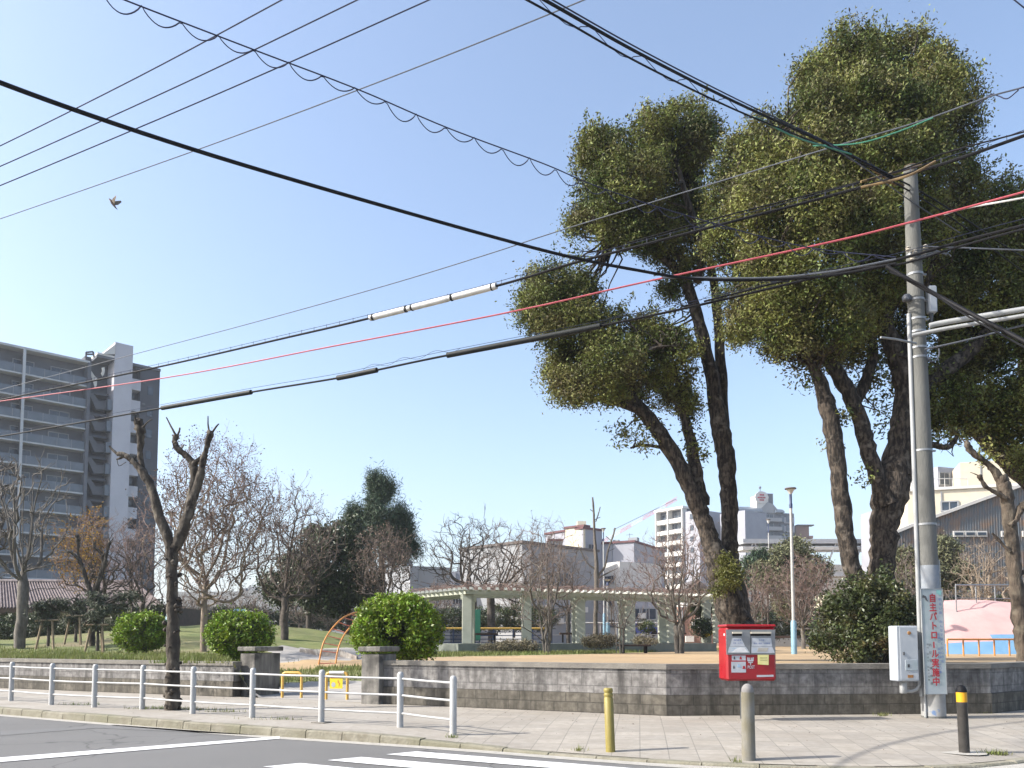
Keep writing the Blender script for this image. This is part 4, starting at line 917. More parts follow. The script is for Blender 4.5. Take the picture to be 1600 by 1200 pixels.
# --- clipped round bushes
def bush(px, py, rx, ry, d, label, leaf, per=26, size=.07, m_=None, bare=None, sp_=.105, bl=None):
    rng = np.random.default_rng(int(px)); c = P(px, py, d); b_ = Vector((c.x, c.y, c.z-ry*pxm(d)))
    o = thing('round_bush', label, 'bush', b_)
    bw = blobs_world(bl or [(px, py, rx*.97, ry*.97, d)]); C = cluster_points(bw, sp_, rng, .84, 1.04)
    if bare: 
        q = np.array(P(*bare[:3])); rr2 = bare[3]*pxm(bare[2]); keep = (np.linalg.norm((C-q)*np.array([1, .5, 1]), axis=1) > rr2) | (rng.random(len(C)) < .1); C = C[keep]
    V, Fq = fill_leaves(C, per, .11, size, rng, .55, 1); npmesh('foliage', V, Fq, m_ or leaf, o)
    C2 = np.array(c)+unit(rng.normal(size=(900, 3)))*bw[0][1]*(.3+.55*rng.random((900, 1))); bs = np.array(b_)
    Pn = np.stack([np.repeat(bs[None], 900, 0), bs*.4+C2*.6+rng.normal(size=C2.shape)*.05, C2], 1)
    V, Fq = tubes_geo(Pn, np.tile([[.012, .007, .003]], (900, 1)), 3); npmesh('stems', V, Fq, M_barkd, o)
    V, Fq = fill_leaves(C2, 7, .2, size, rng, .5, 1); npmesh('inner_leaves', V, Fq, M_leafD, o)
    return o
bush(620, 978, 67, 49, 17.2, 'largest clipped round bush, yellow-green with bare patches, behind the gate pillar', M_leafY, bare=(612, 985, 16.3, 30), bl=[(620, 987, 61, 42, 17.2), (610, 968, 44, 35, 17.1), (638, 972, 40, 38, 17.1), (583, 985, 27, 33, 17), (655, 995, 28, 30, 17)])
bush(374, 991, 48, 34, 20.6, 'round clipped green bush beside the left gate pillar', M_leafY)
bush(221, 988, 39, 29, 26, 'smallest clipped round green bush, left of the street tree', M_leafY, size=.08, sp_=.12)

# --- street tree, pollarded
rng = np.random.default_rng(51); rq = random.Random(8)
tg = Gs(270, 1109); dS = tg.y
tS = thing('street_tree', 'pollarded bare street tree with knobbly stumps standing behind the white fence', 'tree', tg)
m = MB()
limb(m, [(271, 1116, 14.6), (270, 1085, 11.6), (271, 1040, 10.8), (270, 980, 9.9), (269, 920, 9.0), (268, 880, 9.5), (269, 855, 11.2)], dS, 14, .18, rq)
m.build('trunk', M_pollb, tS); m = MB()
limb(m, [(269, 858, 8.6), (258, 830, 8.2), (247, 800, 7.7), (238, 765, 6.9), (226, 742, 6.9), (212, 725, 5.2), (200, 714, 4.7), (190, 710, 4.3), (183, 709, 3.4)], dS, 10, .22, rq)
limb(m, [(228, 745, 6.0), (222, 728, 4.7), (219, 706, 4.7), (220, 690, 5.6), (219, 672, 7.7), (217, 660, 7.7), (215, 654, 3.4)], dS+.2, 10, .3, rq)
limb(m, [(271, 858, 9.5), (284, 835, 9.5), (291, 812, 8.6), (302, 778, 7.7), (311, 750, 6.9), (316, 728, 6.0), (318, 716, 6.0), (322, 704, 4.3), (325, 690, 4.7), (328, 680, 6.0), (327, 673, 3.4)], dS, 10, .25, rq)
limb(m, [(293, 806, 7.7), (297, 780, 6.9), (303, 750, 6.5), (303, 730, 7.3), (297, 718, 5.2), (286, 708, 5.2), (277, 700, 5.2), (273, 690, 4.3), (275, 680, 5.6)], dS+.3, 10, .25, rq)
limb(m, [(303, 726, 5.2), (312, 718, 4.3), (320, 712, 4.3)], dS+.1, 8, .3, rq)
for t_ in ([(183, 709, 2.5), (176, 703, 2), (171, 697, 1.5)], [(196, 712, 2), (188, 716, 2), (182, 718, 1)], [(186, 706, 2), (184, 712, 1.4), (180, 704, 1)], [(275, 680, 2), (268, 668, 1.5), (260, 652, 1)], [(276, 682, 1.6), (280, 674, 1.6), (281, 668, 1.2)], [(327, 675, 2), (325, 662, 1.2), (325, 650, .9)], [(330, 678, 2), (337, 668, 1.5), (342, 662, 1)], [(223, 668, 1.5), (232, 658, .9), (238, 655, .6)], [(213, 660, 2), (211, 652, 1)], [(284, 700, 1.5), (288, 694, 1)], [(275, 690, 2), (270, 694, 1.5)], [(197, 722, .6), (186, 728, .5), (183, 718, .5)], [(250, 800, 1.4), (243, 795, 1)], [(310, 745, 1.6), (317, 742, 1.2)], [(296, 800, 2), (303, 797, 1.5)]):
    limb(m, t_, dS, 6, .2, rq, 3)
m.build('stump_limbs', M_pollb, tS)
m = MB(); rb_ = random.Random(2)    # burls and ties on the bark
for k in range(46):
    py = rb_.uniform(860, 1105); a = rb_.uniform(0, 6.28); c = P(270, py, dS); r = 11.5*pxm(dS)
    q = c+Vector((math.cos(a)*r, math.sin(a)*r, 0)); s_ = rb_.uniform(.02, .05)
    m.lathe(q+Vector((0, 0, -s_)), [(s_*.2, 0), (s_*.9, s_*.5), (s_, s_), (s_*.5, s_*1.7), (.002, s_*2)], 7)
m.build('burls', M_pollb, tS)['kind'] = 'stuff'
# its twin further left, outside the frame, whose shadow falls on the wall
tl = copy_tree(tS); tl.location = Vector(tg)+Vector((-4.45, 2.85, .0)); tl['label'] = 'pollarded bare street tree beyond the left edge, next along the kerb'
tS['group'] = tl['group'] = 'pollarded street trees along the kerb'

# --- bare tree generator: tips fill a crown and join the nearest branch below them
def bare(base, crown, d, label, seed, mt=(None, None), n=700, fork=.45, limbs=5, r0=.14, tip=.006, name='bare_tree', leaves=None, stems=1, wig=.05, hollow=2.4, fine=3, fl=.28, lean=0, group=None, expo=.42, pen=1.4, lift=.03, cat='tree', depth=1.0):
    """base pixel (px,py); crown (x0, x1, top, bottom) in pixels; fork = height of the first fork as part of the base-top height"""
    rng = np.random.default_rng(seed); k = pxm(d); b0 = np.array(P(base[0], base[1], d)); x0, x1, t_, bt = crown
    cc = np.array(P((x0+x1)/2, (t_+bt)/2, d)); rx, rz = (x1-x0)/2*k, (bt-t_)/2*k; rr_ = np.array([rx, rx*depth, rz])
    H = P(base[0], t_, d).z-b0[2]
    nodes, par, lines = [], [], []
    def add(pts, p0):
        idx = [p0] if p0 >= 0 else []
        for q in pts: nodes.append(np.array(q)); par.append(idx[-1] if idx else -1); idx.append(len(nodes)-1)
        lines.append(idx); return idx
    for s_ in range(stems):
        a = 6.28*s_/max(1, stems)+rng.random(); o_ = np.array([math.cos(a), math.sin(a), 0])*(0 if stems == 1 else .12)
        ft = b0+np.array([lean*k, 0, H*fork*(1 if stems == 1 else rng.uniform(.7, 1.1))])+o_*(0 if stems == 1 else H*fork*1.6)
        P_ = [b0+o_+np.array([0, 0, -.5*(t == 0)])+(ft-b0-o_)*t+rng.normal(size=3)*np.array([1, 1, 0])*wig*(0 < t < 1)*.4 for t in np.linspace(0, 1, 7)]
        tr = add([np.array(q[:3]) for q in catmull(P_, 2)], -1)
        for l in range(max(1, limbs//stems)):
            a2 = a+6.28*l/max(1, limbs//stems)+rng.uniform(-.4, .4); el = rng.uniform(.15, 1.1) if l else 1.3
            tg = cc+rr_*np.array([math.cos(a2)*math.cos(el), math.sin(a2)*math.cos(el), math.sin(el)-.1])*rng.uniform(.6, .8)
            st = tr[-1-int(rng.integers(0, 3))]; p_ = nodes[st]; m1 = p_+(tg-p_)*.4+np.array([0, 0, -.05*H+rng.uniform(-.03, .03)*H]); m1[:2] += (tg-p_)[:2]*.12
            L_ = [p_, m1+rng.normal(size=3)*wig*2, p_+(tg-p_)*.72+rng.normal(size=3)*wig*2, tg]
            add([np.array(q) for q in catmull(L_, 5)][1:], st)
    nt_ = n; dr = unit(rng.normal(size=(nt_, 3))); ph = rng.random(3)*6
    lump = 1+.13*np.sin(4*dr[:, 0]+ph[0])*np.sin(5*dr[:, 2]+ph[1])+.08*rng.normal(size=nt_)
    T = cc+dr*rr_*(rng.random(nt_)**(1/hollow)*lump)[:, None]; T = T[T[:, 2] > b0[2]+H*.12]
    T = T[np.argsort(np.linalg.norm((T-nodes[0])*np.array([1, 1, .8]), axis=1))]
    U = np.zeros((len(nodes)+len(T)*4+5, 3)); U[1:len(nodes)] = [nodes[i]-nodes[max(0, par[i])] for i in range(1, len(nodes))]; U[:] = unit(U)
    N = np.zeros((len(nodes)+len(T)*4+5, 3)); N[:len(nodes)] = nodes; cnt = len(nodes); first = 6
    for tgt in T:
        D = N[first:cnt]-tgt; Ln = np.linalg.norm(D, axis=1); c_ = Ln*(1+1.5*(1+(D*U[first:cnt]).sum(1)/np.maximum(Ln, 1e-6)))+np.maximum(0, D[:, 2]+.1)*pen; i_ = int(np.argmin(c_))+first
        p_ = N[i_]; v_ = tgt-p_; L = np.linalg.norm(v_)
        q = [p_+v_*f_+(U[i_]*L*.5-v_*.3)*f_*(1-f_)*1.3*(f_ < 1)+np.array([0, 0, -lift*L*4*f_*(1-f_)])+rng.normal(size=3)*wig*L*.55 for f_ in (.25, .5, .75)]+[tgt]
        idx = add(q, i_); N[cnt:cnt+4] = q; U[cnt:cnt+4] = unit(np.diff(np.array([p_]+q), axis=0)); cnt += 4
    NP = np.array(nodes); w_ = np.zeros(len(NP)); 
    isleaf = np.ones(len(NP), bool)
    for i_ in range(len(NP)): 
        if par[i_] >= 0: isleaf[par[i_]] = False
    w_[isleaf] = 1
    for i_ in range(len(NP)-1, -1, -1):
        if par[i_] >= 0: w_[par[i_]] += w_[i_]
    rad = tip*w_**expo; rad *= 1; mx_ = rad[6]; 
    if mx_ > 0: sc_ = r0/mx_; rad = rad*(1+(sc_-1)*np.clip((rad-tip*1.6)/(mx_-tip*1.6), 0, 1)**1.0)
    o = thing(name, label, cat, tuple(b0), group)
    tr, br, tw = [], [], []
    for li, idx in enumerate(lines):
        Pn = NP[idx][None]; Rn = rad[idx].copy()
        if li >= stems and nodes is not None and not (par[idx[0]] == -1): Rn[0] = min(Rn[0], Rn[1]*1.25)
        Rn = Rn[None]
        if par[idx[0]] == -1 and idx[0] in (0,) or (li < stems*(1+max(1, limbs//stems)) and li % (1+max(1, limbs//stems)) == 0): tr.append(tubes_geo(Pn, Rn, 10))
        elif Rn[0, 1] > tip*2.2: br.append(tubes_geo(Pn, Rn, 6))
        else: tw.append(tubes_geo(Pn, Rn, 3))
    leafn = NP[isleaf]; pdir = unit(leafn-NP[np.array(par)[isleaf]])
    if fine:
        A_ = np.repeat(leafn, fine, 0)-np.repeat(pdir, fine, 0)*fl*rng.random((len(leafn)*fine, 1))*1.2; dv = unit(np.repeat(pdir, fine, 0)+rng.normal(size=A_.shape)*.5+np.array([0, 0, .25]))*fl*(.5+rng.random((len(A_), 1)))
        tw.append(tubes_geo(np.stack([A_, A_+dv*.5+rng.normal(size=A_.shape)*.02, A_+dv], 1), np.tile([[tip*.85, tip*.7, tip*.45]], (len(A_), 1)), 3)); E = A_+dv
    else: E = leafn
    mb_, mt_ = mt[0] or M_barkg, mt[1] or M_twig
    npmesh('trunk', *merge_geo(tr), mb_, o, True)
    if br: npmesh('branches', *merge_geo(br), mb_, o, True)
    if tw: npmesh('twigs', *merge_geo(tw), mt_, o)
    if leaves:
        mL, per, size, frac, sel = leaves; kp = rng.random(len(E)) < frac
        if sel: X = 800+F*E[:, 0]/E[:, 1]; kp &= np.array([sel(a) for a in X])
        E = E[kp]
        if len(E): V, Fq = fill_leaves(E, per, .2, size, rng, .6, 1); npmesh('leaves', V, Fq, mL, o)
    return o
bare((318, 1014), (232, 440, 676, 945), 29, 'big bare tree with pale trunk and seed-tipped twigs right of the street tree', 3, (M_barkl, M_twigr), 2300, .32, 8, .12, .0065, leaves=(M_leafBr, 4, .07, .5, None), pen=2.2)
bare((444, 1000), (384, 530, 745, 945), 36, 'bare dark-trunked tree between the big pale tree and the evergreens', 5, (M_barkd, M_twig), 1100, .3, 6, .17, .008, leaves=(M_leafBr, 3, .08, .3, None), pen=2)
bare((32, 1008), (-40, 108, 690, 930), 31, 'bare grey tree with thick lopped boughs near the left edge', 8, (M_barkg, M_barkg), 170, .36, 9, .2, .016, fine=2, fl=.4, hollow=2.2, wig=.05, pen=2.5)
bare((-30, 1010), (-100, 36, 650, 940), 33, 'dark bare tree cut by the left edge', 12, (M_barkd, M_barkd), 160, .36, 7, .26, .022, fine=3, fl=.3, wig=.08)
bare((150, 990), (82, 215, 800, 930), 40, 'small spreading tree with orange leaves left in front of the tiled house', 14, (M_barkd, M_twigr), 900, .3, 6, .13, .008, stems=2, leaves=(M_leafO, 5, .1, .5, lambda x: x < 158), wig=.08)
bare((212, 985), (160, 268, 812, 945), 43, 'bare reddish tree right of the orange-leaved one', 15, (M_barkd, M_twigr), 700, .3, 6, .13, .009, stems=2, wig=.08)
bare((735, 1003), (650, 800, 796, 935), 44, 'gnarled dark cherry tree behind the left end of the pergola', 17, (M_barkd, M_barkd), 330, .42, 7, .27, .013, wig=.12, fine=3, fl=.4)
bare((768, 1003), (720, 885, 808, 940), 48, 'second gnarled cherry tree behind the pergola, right of the first', 19, (M_barkd, M_twig), 420, .42, 7, .25, .013, wig=.12, fine=3, fl=.4)
bare((855, 1014), (790, 918, 805, 985), 29.6, 'many-stemmed bare shrub tree in front of the pergola', 23, (M_barkg, M_twig), 420, .22, 10, .055, .0065, stems=5, wig=.05, leaves=(M_leafBr, 3, .05, .2, None))
bare((968, 1006), (925, 1012, 885, 990), 30, 'thin bare sapling behind the front bench', 25, (M_barkg, M_twig), 150, .3, 6, .035, .006, stems=3)
bare((1062, 1006), (982, 1138, 818, 960), 31, 'bare vase-shaped tree in front of the right part of the pergola', 27, (M_barkg, M_twigr), 800, .2, 9, .1, .0065, stems=3, pen=2, leaves=(M_leafBr, 2, .05, .2, None))
bare((888, 1001), (842, 930, 850, 950), 46, 'faint bare tree behind the middle of the pergola', 28, (M_barkd, M_twig), 260, .3, 6, .12, .01)
bare((1176, 1000), (1150, 1220, 878, 975), 47, 'pale bare tree left of the park lamp', 33, (M_barkg, M_twigr), 520, .3, 6, .1, .009, pen=2)
bare((1255, 1003), (1205, 1305, 862, 985), 46, 'dense bare domed tree right of the park lamp', 35, (M_barkg, M_twigr), 1300, .25, 8, .12, .009, pen=1.5)
bare((1535, 1000), (1484, 1596, 838, 990), 44, 'pale tangled bare shrub in front of the rusty shed', 37, (M_barkl, M_barkl), 700, .2, 10, .1, .011, stems=5)
bare((1420, 1000), (1388, 1452, 860, 985), 46, 'brownish bare shrub behind the utility pole', 38, (M_barkg, M_twig), 450, .2, 8, .08, .01, stems=4)
bare((602, 996), (552, 652, 818, 940), 43.5, 'brownish bare tree with dry leaves in front of the pine', 75, (M_barkd, M_twig), 800, .35, 7, .14, .008, leaves=(M_leafBr, 4, .1, .4, None))
for i, (px, c_) in enumerate(((468, (435, 505, 912, 980)), (512, (480, 545, 925, 980)), (292, (255, 330, 925, 980)), (395, (355, 435, 920, 980)), (803, (770, 840, 885, 980)), (690, (655, 728, 905, 985)), (340, (300, 385, 930, 985)), (1330, (1300, 1362, 895, 985)))):
    bare((px, 987), c_, 62+i, ['low bare tree behind the first evergreen clump', 'low bare tree in the gap right of the first evergreen clump', 'distant bare tree just right of the street tree', 'distant bare tree behind the bush beside the gate', 'distant bare tree seen through the pergola', 'distant bare tree left of the pergola', 'distant bare tree behind the big pale tree', 'distant bare tree between the twin trunks and the domed tree'][i], 60+i, (M_barkd, M_twig), 330, .25, 6, .12, .014, group='distant bare trees along the far edge of the park', fl=.5)
# tall pollard with short stubs
M_barkd2 = mat('brown_grey_bark', (.1, .082, .065), (.17, .145, .12), 8, .95, .6, 20)
dT = 42; o = thing('pollarded_tree', 'tall narrow pollarded tree with stubby side shoots behind the pergola', 'tree', P(930, 1000, dT)); m = MB()
limb(m, [(930, 1003, 4.34), (931, 950, 3.72), (932, 900, 4.34), (931, 870, 3.10), (929, 840, 2.23), (928, 810, 1.86), (927, 790, 1.61), (926, 777, 1.24)], dT, 8, .2)
m.build('trunk', M_barkd2, o); m = MB()
for q in ([(934, 900, 2.48), (945, 885, 1.86), (950, 860, 1.55), (957, 840, 1.49), (961, 825, 1.55)], [(931, 815, 0.99), (935, 803, 0.99), (938, 792, 0.74)], [(931, 890, 1.86), (918, 880, 1.24), (908, 862, 0.99), (903, 850, 0.62)], [(928, 800, 0.74), (922, 796, 0.62)], [(929, 812, 0.74), (938, 808, 0.56)], [(950, 862, 0.62), (960, 857, 0.50)], [(955, 845, 0.62), (947, 838, 0.62)], [(932, 905, 1.86), (950, 895, 1.24), (965, 888, 0.62)]): limb(m, q, dT, 6, .2)
m.build('stubs', M_barkd2, o)
# pollarded tree at right edge
dD = 15.8; rq = random.Random(18)
o = thing('pollarded_tree', 'brown pollarded trunk with lopped stubs near the right edge', 'tree', P(1602, 1040, dD)); m = MB()
limb(m, [(1606, 1045, 15), (1601, 1020, 13), (1596, 985, 11.5), (1592, 950, 11), (1587, 910, 10.5), (1583, 870, 10), (1579, 825, 10), (1574, 785, 10.5), (1569, 760, 10.5), (1564, 746, 9)], dD, 14, .2, rq); m.build('trunk', mat('brown_pollard_bark', (.035, .027, .02), (.13, .1, .074), 10, .95, 1.0, 24, stretch=(1, 1, .3), c3=(.16, .135, .1), scale3=4, c3c=(.5, .7)), o); m = MB()
m = MB(); limb(m, [(1568, 758, 8), (1552, 733, 6), (1536, 720, 5), (1520, 708, 5), (1513, 698, 5.5), (1510, 688, 3)], dD, 8, .4, rq); m.build('stub', MATS['brown_pollard_bark'], o)
m = MB(); limb(m, [(1573, 780, 4), (1562, 773, 3.6), (1549, 766, 3), (1540, 760, 3.6), (1535, 752, 2.6), (1531, 745, 4.5), (1530, 742, 2)], dD-.1, 8, .4, rq); m.build('stub', MATS['brown_pollard_bark'], o)
m = MB(); limb(m, [(1578, 822, 4), (1586, 814, 4.5), (1592, 802, 5), (1598, 792, 7), (1603, 785, 4)], dD-.1, 8, .4, rq); m.build('stub', MATS['brown_pollard_bark'], o)
m = MB(); limb(m, [(1578, 862, 2.6), (1566, 850, 2.4), (1557, 840, 2.6), (1550, 833, 1.4)], dD-.1, 6, .4, rq); m.build('stub', MATS['brown_pollard_bark'], o)
m = MB(); limb(m, [(1586, 905, 4), (1594, 897, 4.5), (1602, 892, 3)], dD, 8, .4, rq); m.build('stub', MATS['brown_pollard_bark'], o)
m = MB(); limb(m, [(1513, 697, 2), (1507, 690, 1.3), (1500, 683, .6)], dD, 5, 0, rq); m.build('stub', MATS['brown_pollard_bark'], o); m = MB(); limb(m, [(1531, 744, 1.2), (1522, 740, .8), (1516, 738, .4)], dD, 5, 0, rq); m.build('stub', MATS['brown_pollard_bark'], o)
for b_ in ((1553, 716, 20, 12, 15.7), (1540, 700, 14, 10, 15.9)): C = cluster_points(blobs_world([b_]), .15, rng, .2, 1, .6); V, Fq = fill_leaves(C, 12, .15, .075, rng); npmesh('sprout_cluster', V, Fq, M_leafB, o)

# --- evergreen clumps and the pine
def evergreen(name, label, bl, mt, trunk=None, d=None, sp_=.45, per=30, cr=.42, size=.2, seed=1, cat='tree', group=None, aspect=.45, rmin=.6, bark=None, flat=.75, thin=1.0, spr=None):
    rng = np.random.default_rng(seed); bw = blobs_world(bl); dd = bl[0][4]
    b0 = P(trunk[0][0], trunk[0][1], d or dd) if trunk else Vector(bw[0][0]-np.array([0, 0, bw[0][1][2]]))
    o = thing(name, label, cat, b0, group); C = cluster_points(bw, sp_, rng, rmin, 1.08, thin, lobes=5 if trunk else 0)
    if spr: C = np.concatenate([C, sprays(C, bw, rng, *spr)])
    V, Fq = fill_leaves(C, per, cr, size, rng, aspect, flat); npmesh('crown' if trunk else 'foliage', V, Fq, mt, o)
    if trunk:
        m = MB(); an = limb(m, trunk, d or dd, 8, .1); m.build('trunk', bark or M_barkd, o)
        cg = connect(C, an, rng, .15, .03); 
        if cg: npmesh('branches', *cg, bark or M_barkd, o)
    return o
evergreen('evergreen_tree', 'dark green tree, left one of the evergreen clump beside the pine', [(500, 860, 34, 40, 45), (480, 900, 34, 34, 44.5), (520, 905, 30, 34, 45), (500, 935, 40, 22, 45), (525, 845, 26, 30, 46)], M_leafD, [(482, 992, 5), (483, 950, 4), (490, 900, 3), (500, 860, 2)], seed=71)
evergreen('evergreen_tree', 'dark green tree, right one of the evergreen clump beside the pine', [(555, 860, 34, 40, 46), (560, 905, 34, 36, 45.5), (535, 925, 34, 30, 45), (580, 930, 26, 24, 46), (545, 830, 22, 24, 46.5)], M_leafD, [(545, 992, 5), (545, 950, 4), (550, 900, 3), (552, 860, 2)], seed=72)
evergreen('evergreen_tree', 'small dark evergreen left of the clump, behind the bare dark-trunked tree', [(430, 915, 30, 24, 47), (455, 930, 26, 20, 47), (460, 880, 22, 26, 47.5)], M_leafD, [(440, 990, 4), (440, 940, 3), (440, 915, 2)], seed=73)
pb_ = [(592, 765, 20, 20, 50), (577, 788, 26, 17, 50), (602, 795, 24, 20, 49.6), (560, 808, 14, 12, 50), (585, 820, 30, 17, 50), (610, 825, 22, 15, 49.6), (545, 795, 6, 11, 50), (628, 806, 6, 17, 50), (642, 808, 5, 18, 50), (636, 842, 13, 20, 50), (618, 850, 18, 14, 50), (600, 748, 8, 8, 50), (583, 750, 7, 8, 50)]
pb_ = [(597+(a-597)*.9, b+13, c*.92, d_*.92, e) for a, b, c, d_, e in pb_]
evergreen('pine_tree', 'tall dark green pine with upright tufts standing over the other park trees', pb_, M_leafP, [(597, 995, 6), (597, 930, 5.5), (596, 860, 5), (594, 800, 3.5), (590, 755, 2)], sp_=.75, per=60, cr=.42, size=.3, aspect=.12, seed=74, flat=1.6, rmin=.45, spr=(70, .7))
evergreen('evergreen_tree', 'olive green tree behind the bare domed tree by the lamp', [(1235, 880, 44, 34, 52), (1210, 905, 36, 34, 52), (1265, 900, 34, 36, 52), (1240, 935, 52, 30, 52)], mat('olive_leaves', (.1, .11, .05), (.16, .16, .08), 1, .8, island=.4), [(1240, 1003, 5), (1240, 950, 4), (1240, 900, 3)], seed=76, size=.18)
evergreen('evergreen_tree', 'green tree between the utility pole and the rusty shed', [(1475, 875, 30, 34, 50), (1450, 900, 34, 30, 50), (1490, 905, 26, 34, 50), (1415, 890, 24, 40, 51)], MATS['olive_leaves'], [(1465, 1000, 4), (1465, 950, 3), (1468, 900, 2)], seed=77, size=.18)
for i, (px, w_, tp) in enumerate(((1168, 6, 872), (1180, 6, 862), (1191, 6, 858), (1200, 5, 868))):
    evergreen('conifer_tree', ['first', 'second', 'third', 'fourth'][i]+' from the left of the four spiky conifers right of the forked trunk', [(px, tp+28, w_, 30, 56), (px, tp+8, w_*.5, 14, 56)], M_leafP, [(px, 1000, 2), (px, 940, 1.6), (px, 900, 1)], seed=80+i, sp_=.4, per=16, cr=.3, size=.3, aspect=.2, group='spiky conifers right of the forked trunk')
evergreen('cypress_tree', 'rounded dark cypress behind the pergola left of the forked trunk', [(1096, 945, 15, 24, 40), (1090, 940, 9, 22, 39.8), (1103, 940, 8, 22, 39.8)], M_leafR, [(1096, 1003, 2), (1096, 960, 2)], seed=85, sp_=.25, per=26, cr=.22, size=.12)
evergreen('round_bush', 'dark ball-shaped bush under the cypress by the yellow slide', [(1097, 981, 14, 14, 39)], M_leafD, None, seed=86, sp_=.2, per=26, cr=.2, size=.1, cat='bush')
evergreen('round_bush', 'small green ball bush seen through the right half of the pergola', [(1010, 980, 11, 9, 45)], M_leafR, None, seed=87, sp_=.25, per=26, cr=.2, size=.12, cat='bush')
evergreen('dry_shrub', 'low dry brownish hedge left of the front bench', [(935, 1002, 22, 9, 30.3), (950, 1000, 16, 8, 30.5), (925, 1004, 14, 7, 30.2)], M_dry, None, seed=88, sp_=.14, per=26, cr=.14, size=.06, cat='shrub')
evergreen('dry_shrub', 'low dry shrub right behind the front bench', [(1008, 1001, 18, 6, 33)], M_dry, None, seed=89, sp_=.14, per=22, cr=.14, size=.06, cat='shrub')
evergreen('dry_shrub', 'dry dull shrub at the foot of the pergola plinth on the left', [(800, 1010, 26, 9, 30), (770, 1013, 22, 7, 30), (825, 1010, 16, 9, 30)], M_dry, None, seed=90, sp_=.14, per=22, cr=.14, size=.06, cat='shrub')
# cloud-pruned young pines with stake frames
def cloud_pine(px, pads, py, d, label, seed):
    o = evergreen('pruned_pine', label, pads, M_leafP2, [(px, py, 2.6), (px+1, py-30, 2.2), (px-2, py-55, 1.6), (px+3, py-75, 1)], d, sp_=.2, per=22, cr=.2, size=.12, aspect=.25, seed=seed, flat=.5)
    b = P(px, py, d); m = MB(); h = P(px, py-42, d).z-b.z
    for dx, dy in ((-.32, -.2), (.32, -.2), (.0, .35)):
        mm = MB(); mm.tube([b+Vector((dx*1.0, dy, -.1)), b+Vector((dx*.55, dy*.5, h))], .04, 8); mm.build('stake', M_stake, o)
    m.tube([b+Vector((-.42, -.14, h*.95)), b+Vector((.42, -.14, h*.98))], .035, 8); m.build('crossbar', M_stake, o)
M_leafP2 = mat('pruned_pine_needles', (.06, .075, .045), (.11, .125, .08), 1.5, .8, island=.35)
cloud_pine(75, [(75, 960, 24, 10, 29), (88, 945, 20, 8, 29.2), (62, 948, 14, 9, 28.8), (72, 975, 16, 7, 29)], 1010, 29, 'pruned young pine with a wooden stake frame, leftmost near the grey tree', 91)
cloud_pine(152, [(152, 935, 17, 6, 27), (160, 952, 22, 7, 27), (145, 965, 16, 6, 26.8), (195, 932, 20, 7, 27.4), (185, 948, 14, 6, 27.2), (148, 978, 14, 5, 27)], 1017, 27, 'pruned young pine with a wooden stake frame, nearest the smallest round bush', 92)
cloud_pine(118, [(118, 955, 16, 7, 31), (110, 968, 13, 6, 31), (126, 943, 12, 6, 31)], 1003, 31, 'pruned young pine between its two staked neighbours', 93)
# hedges closing the background
def hedge(x0, x1, top, bot, d, label, seed, mt=M_leafD, size=.14):
    n = max(2, int((x1-x0)/((bot-top)*.9))); bl = [(x0+(x1-x0)*(i+.5)/n, (top+bot)/2+random.Random(seed+i).uniform(-3, 3), (x1-x0)/n*.75, (bot-top)/2*1.1, d) for i in range(n)]
    return evergreen('hedge', label, bl, mt, None, seed=seed, sp_=.32, per=26, cr=.3, size=size, cat='hedge', rmin=.7)
hedge(-40, 60, 965, 1010, 38, 'clipped dark hedge at the left edge in front of the tiled house', 101)
hedge(60, 210, 975, 1008, 40, 'dark low hedge behind the pruned pines', 102, M_leafR)
hedge(190, 262, 945, 975, 45, 'dark shrubbery between the tiled house and the smallest bush', 103)
hedge(262, 400, 950, 985, 66, 'dull dark shrubbery behind the big pale tree', 104)
hedge(400, 560, 955, 985, 66, 'dark shrubbery behind the evergreen trunks', 105)
hedge(655, 760, 955, 985, 56, 'dark shrubbery left behind the pergola', 106)
hedge(760, 860, 950, 985, 58, 'green shrubbery behind the cherry trunks', 107, M_leafR)
hedge(1140, 1300, 950, 995, 60, 'deep shaded shrubbery behind the park lamp', 108)
hedge(1380, 1600, 935, 1000, 52, 'dark shrubbery behind the pink play mound', 109)
# grass blades on the bank and weeds in the pavement
rng = np.random.default_rng(7)
def blades(pts, h, name, lean=.35, wd=.012, m_=None, kind='stuff', label=None, cat=None):
    n = len(pts); a = rng.random(n)*6.28; hh = h*(.5+rng.random(n))
    d_ = np.stack([np.cos(a), np.sin(a), 0*a], 1); s_ = np.stack([-np.sin(a), np.cos(a), 0*a], 1)*wd
    tip = pts+d_*(hh*lean)[:, None]*rng.random((n, 1))*1.6+np.array([0, 0, 1])*hh[:, None]
    V = np.stack([pts-s_, pts+s_, tip], 1).reshape(-1, 3)
    o = npmesh(name, V, np.arange(n*3).reshape(n, 3), m_ or M_blade)
    return tag(o, label, cat, None, kind)
pts = []
while len(pts) < 30000:
    x = rng.uniform(-24, -5.9); y = wy(x)+.25+abs(rng.normal())*2.6
    pts.append((x, y, pz(x, y)))
for _ in range(9000):
    x = rng.uniform(-6, 11); y = lerp(x, [-3, 0, 3.3, 10], [24, 26.5, 30, 40])+rng.random()*4
    if zone(x, y) == 'grass': pts.append((x, y, pz(x, y)))
for _ in range(9000):
    x = rng.uniform(-8, -1.5); y = rng.uniform(17.5, 30)
    if zone(x, y) == 'grass' : pts.append((x, y, pz(x, y)))
tag(blades(np.array(pts), .11, 'grass', wd=.014, label='rough grass tufts growing on the park banks', cat='grass'))
pts = []
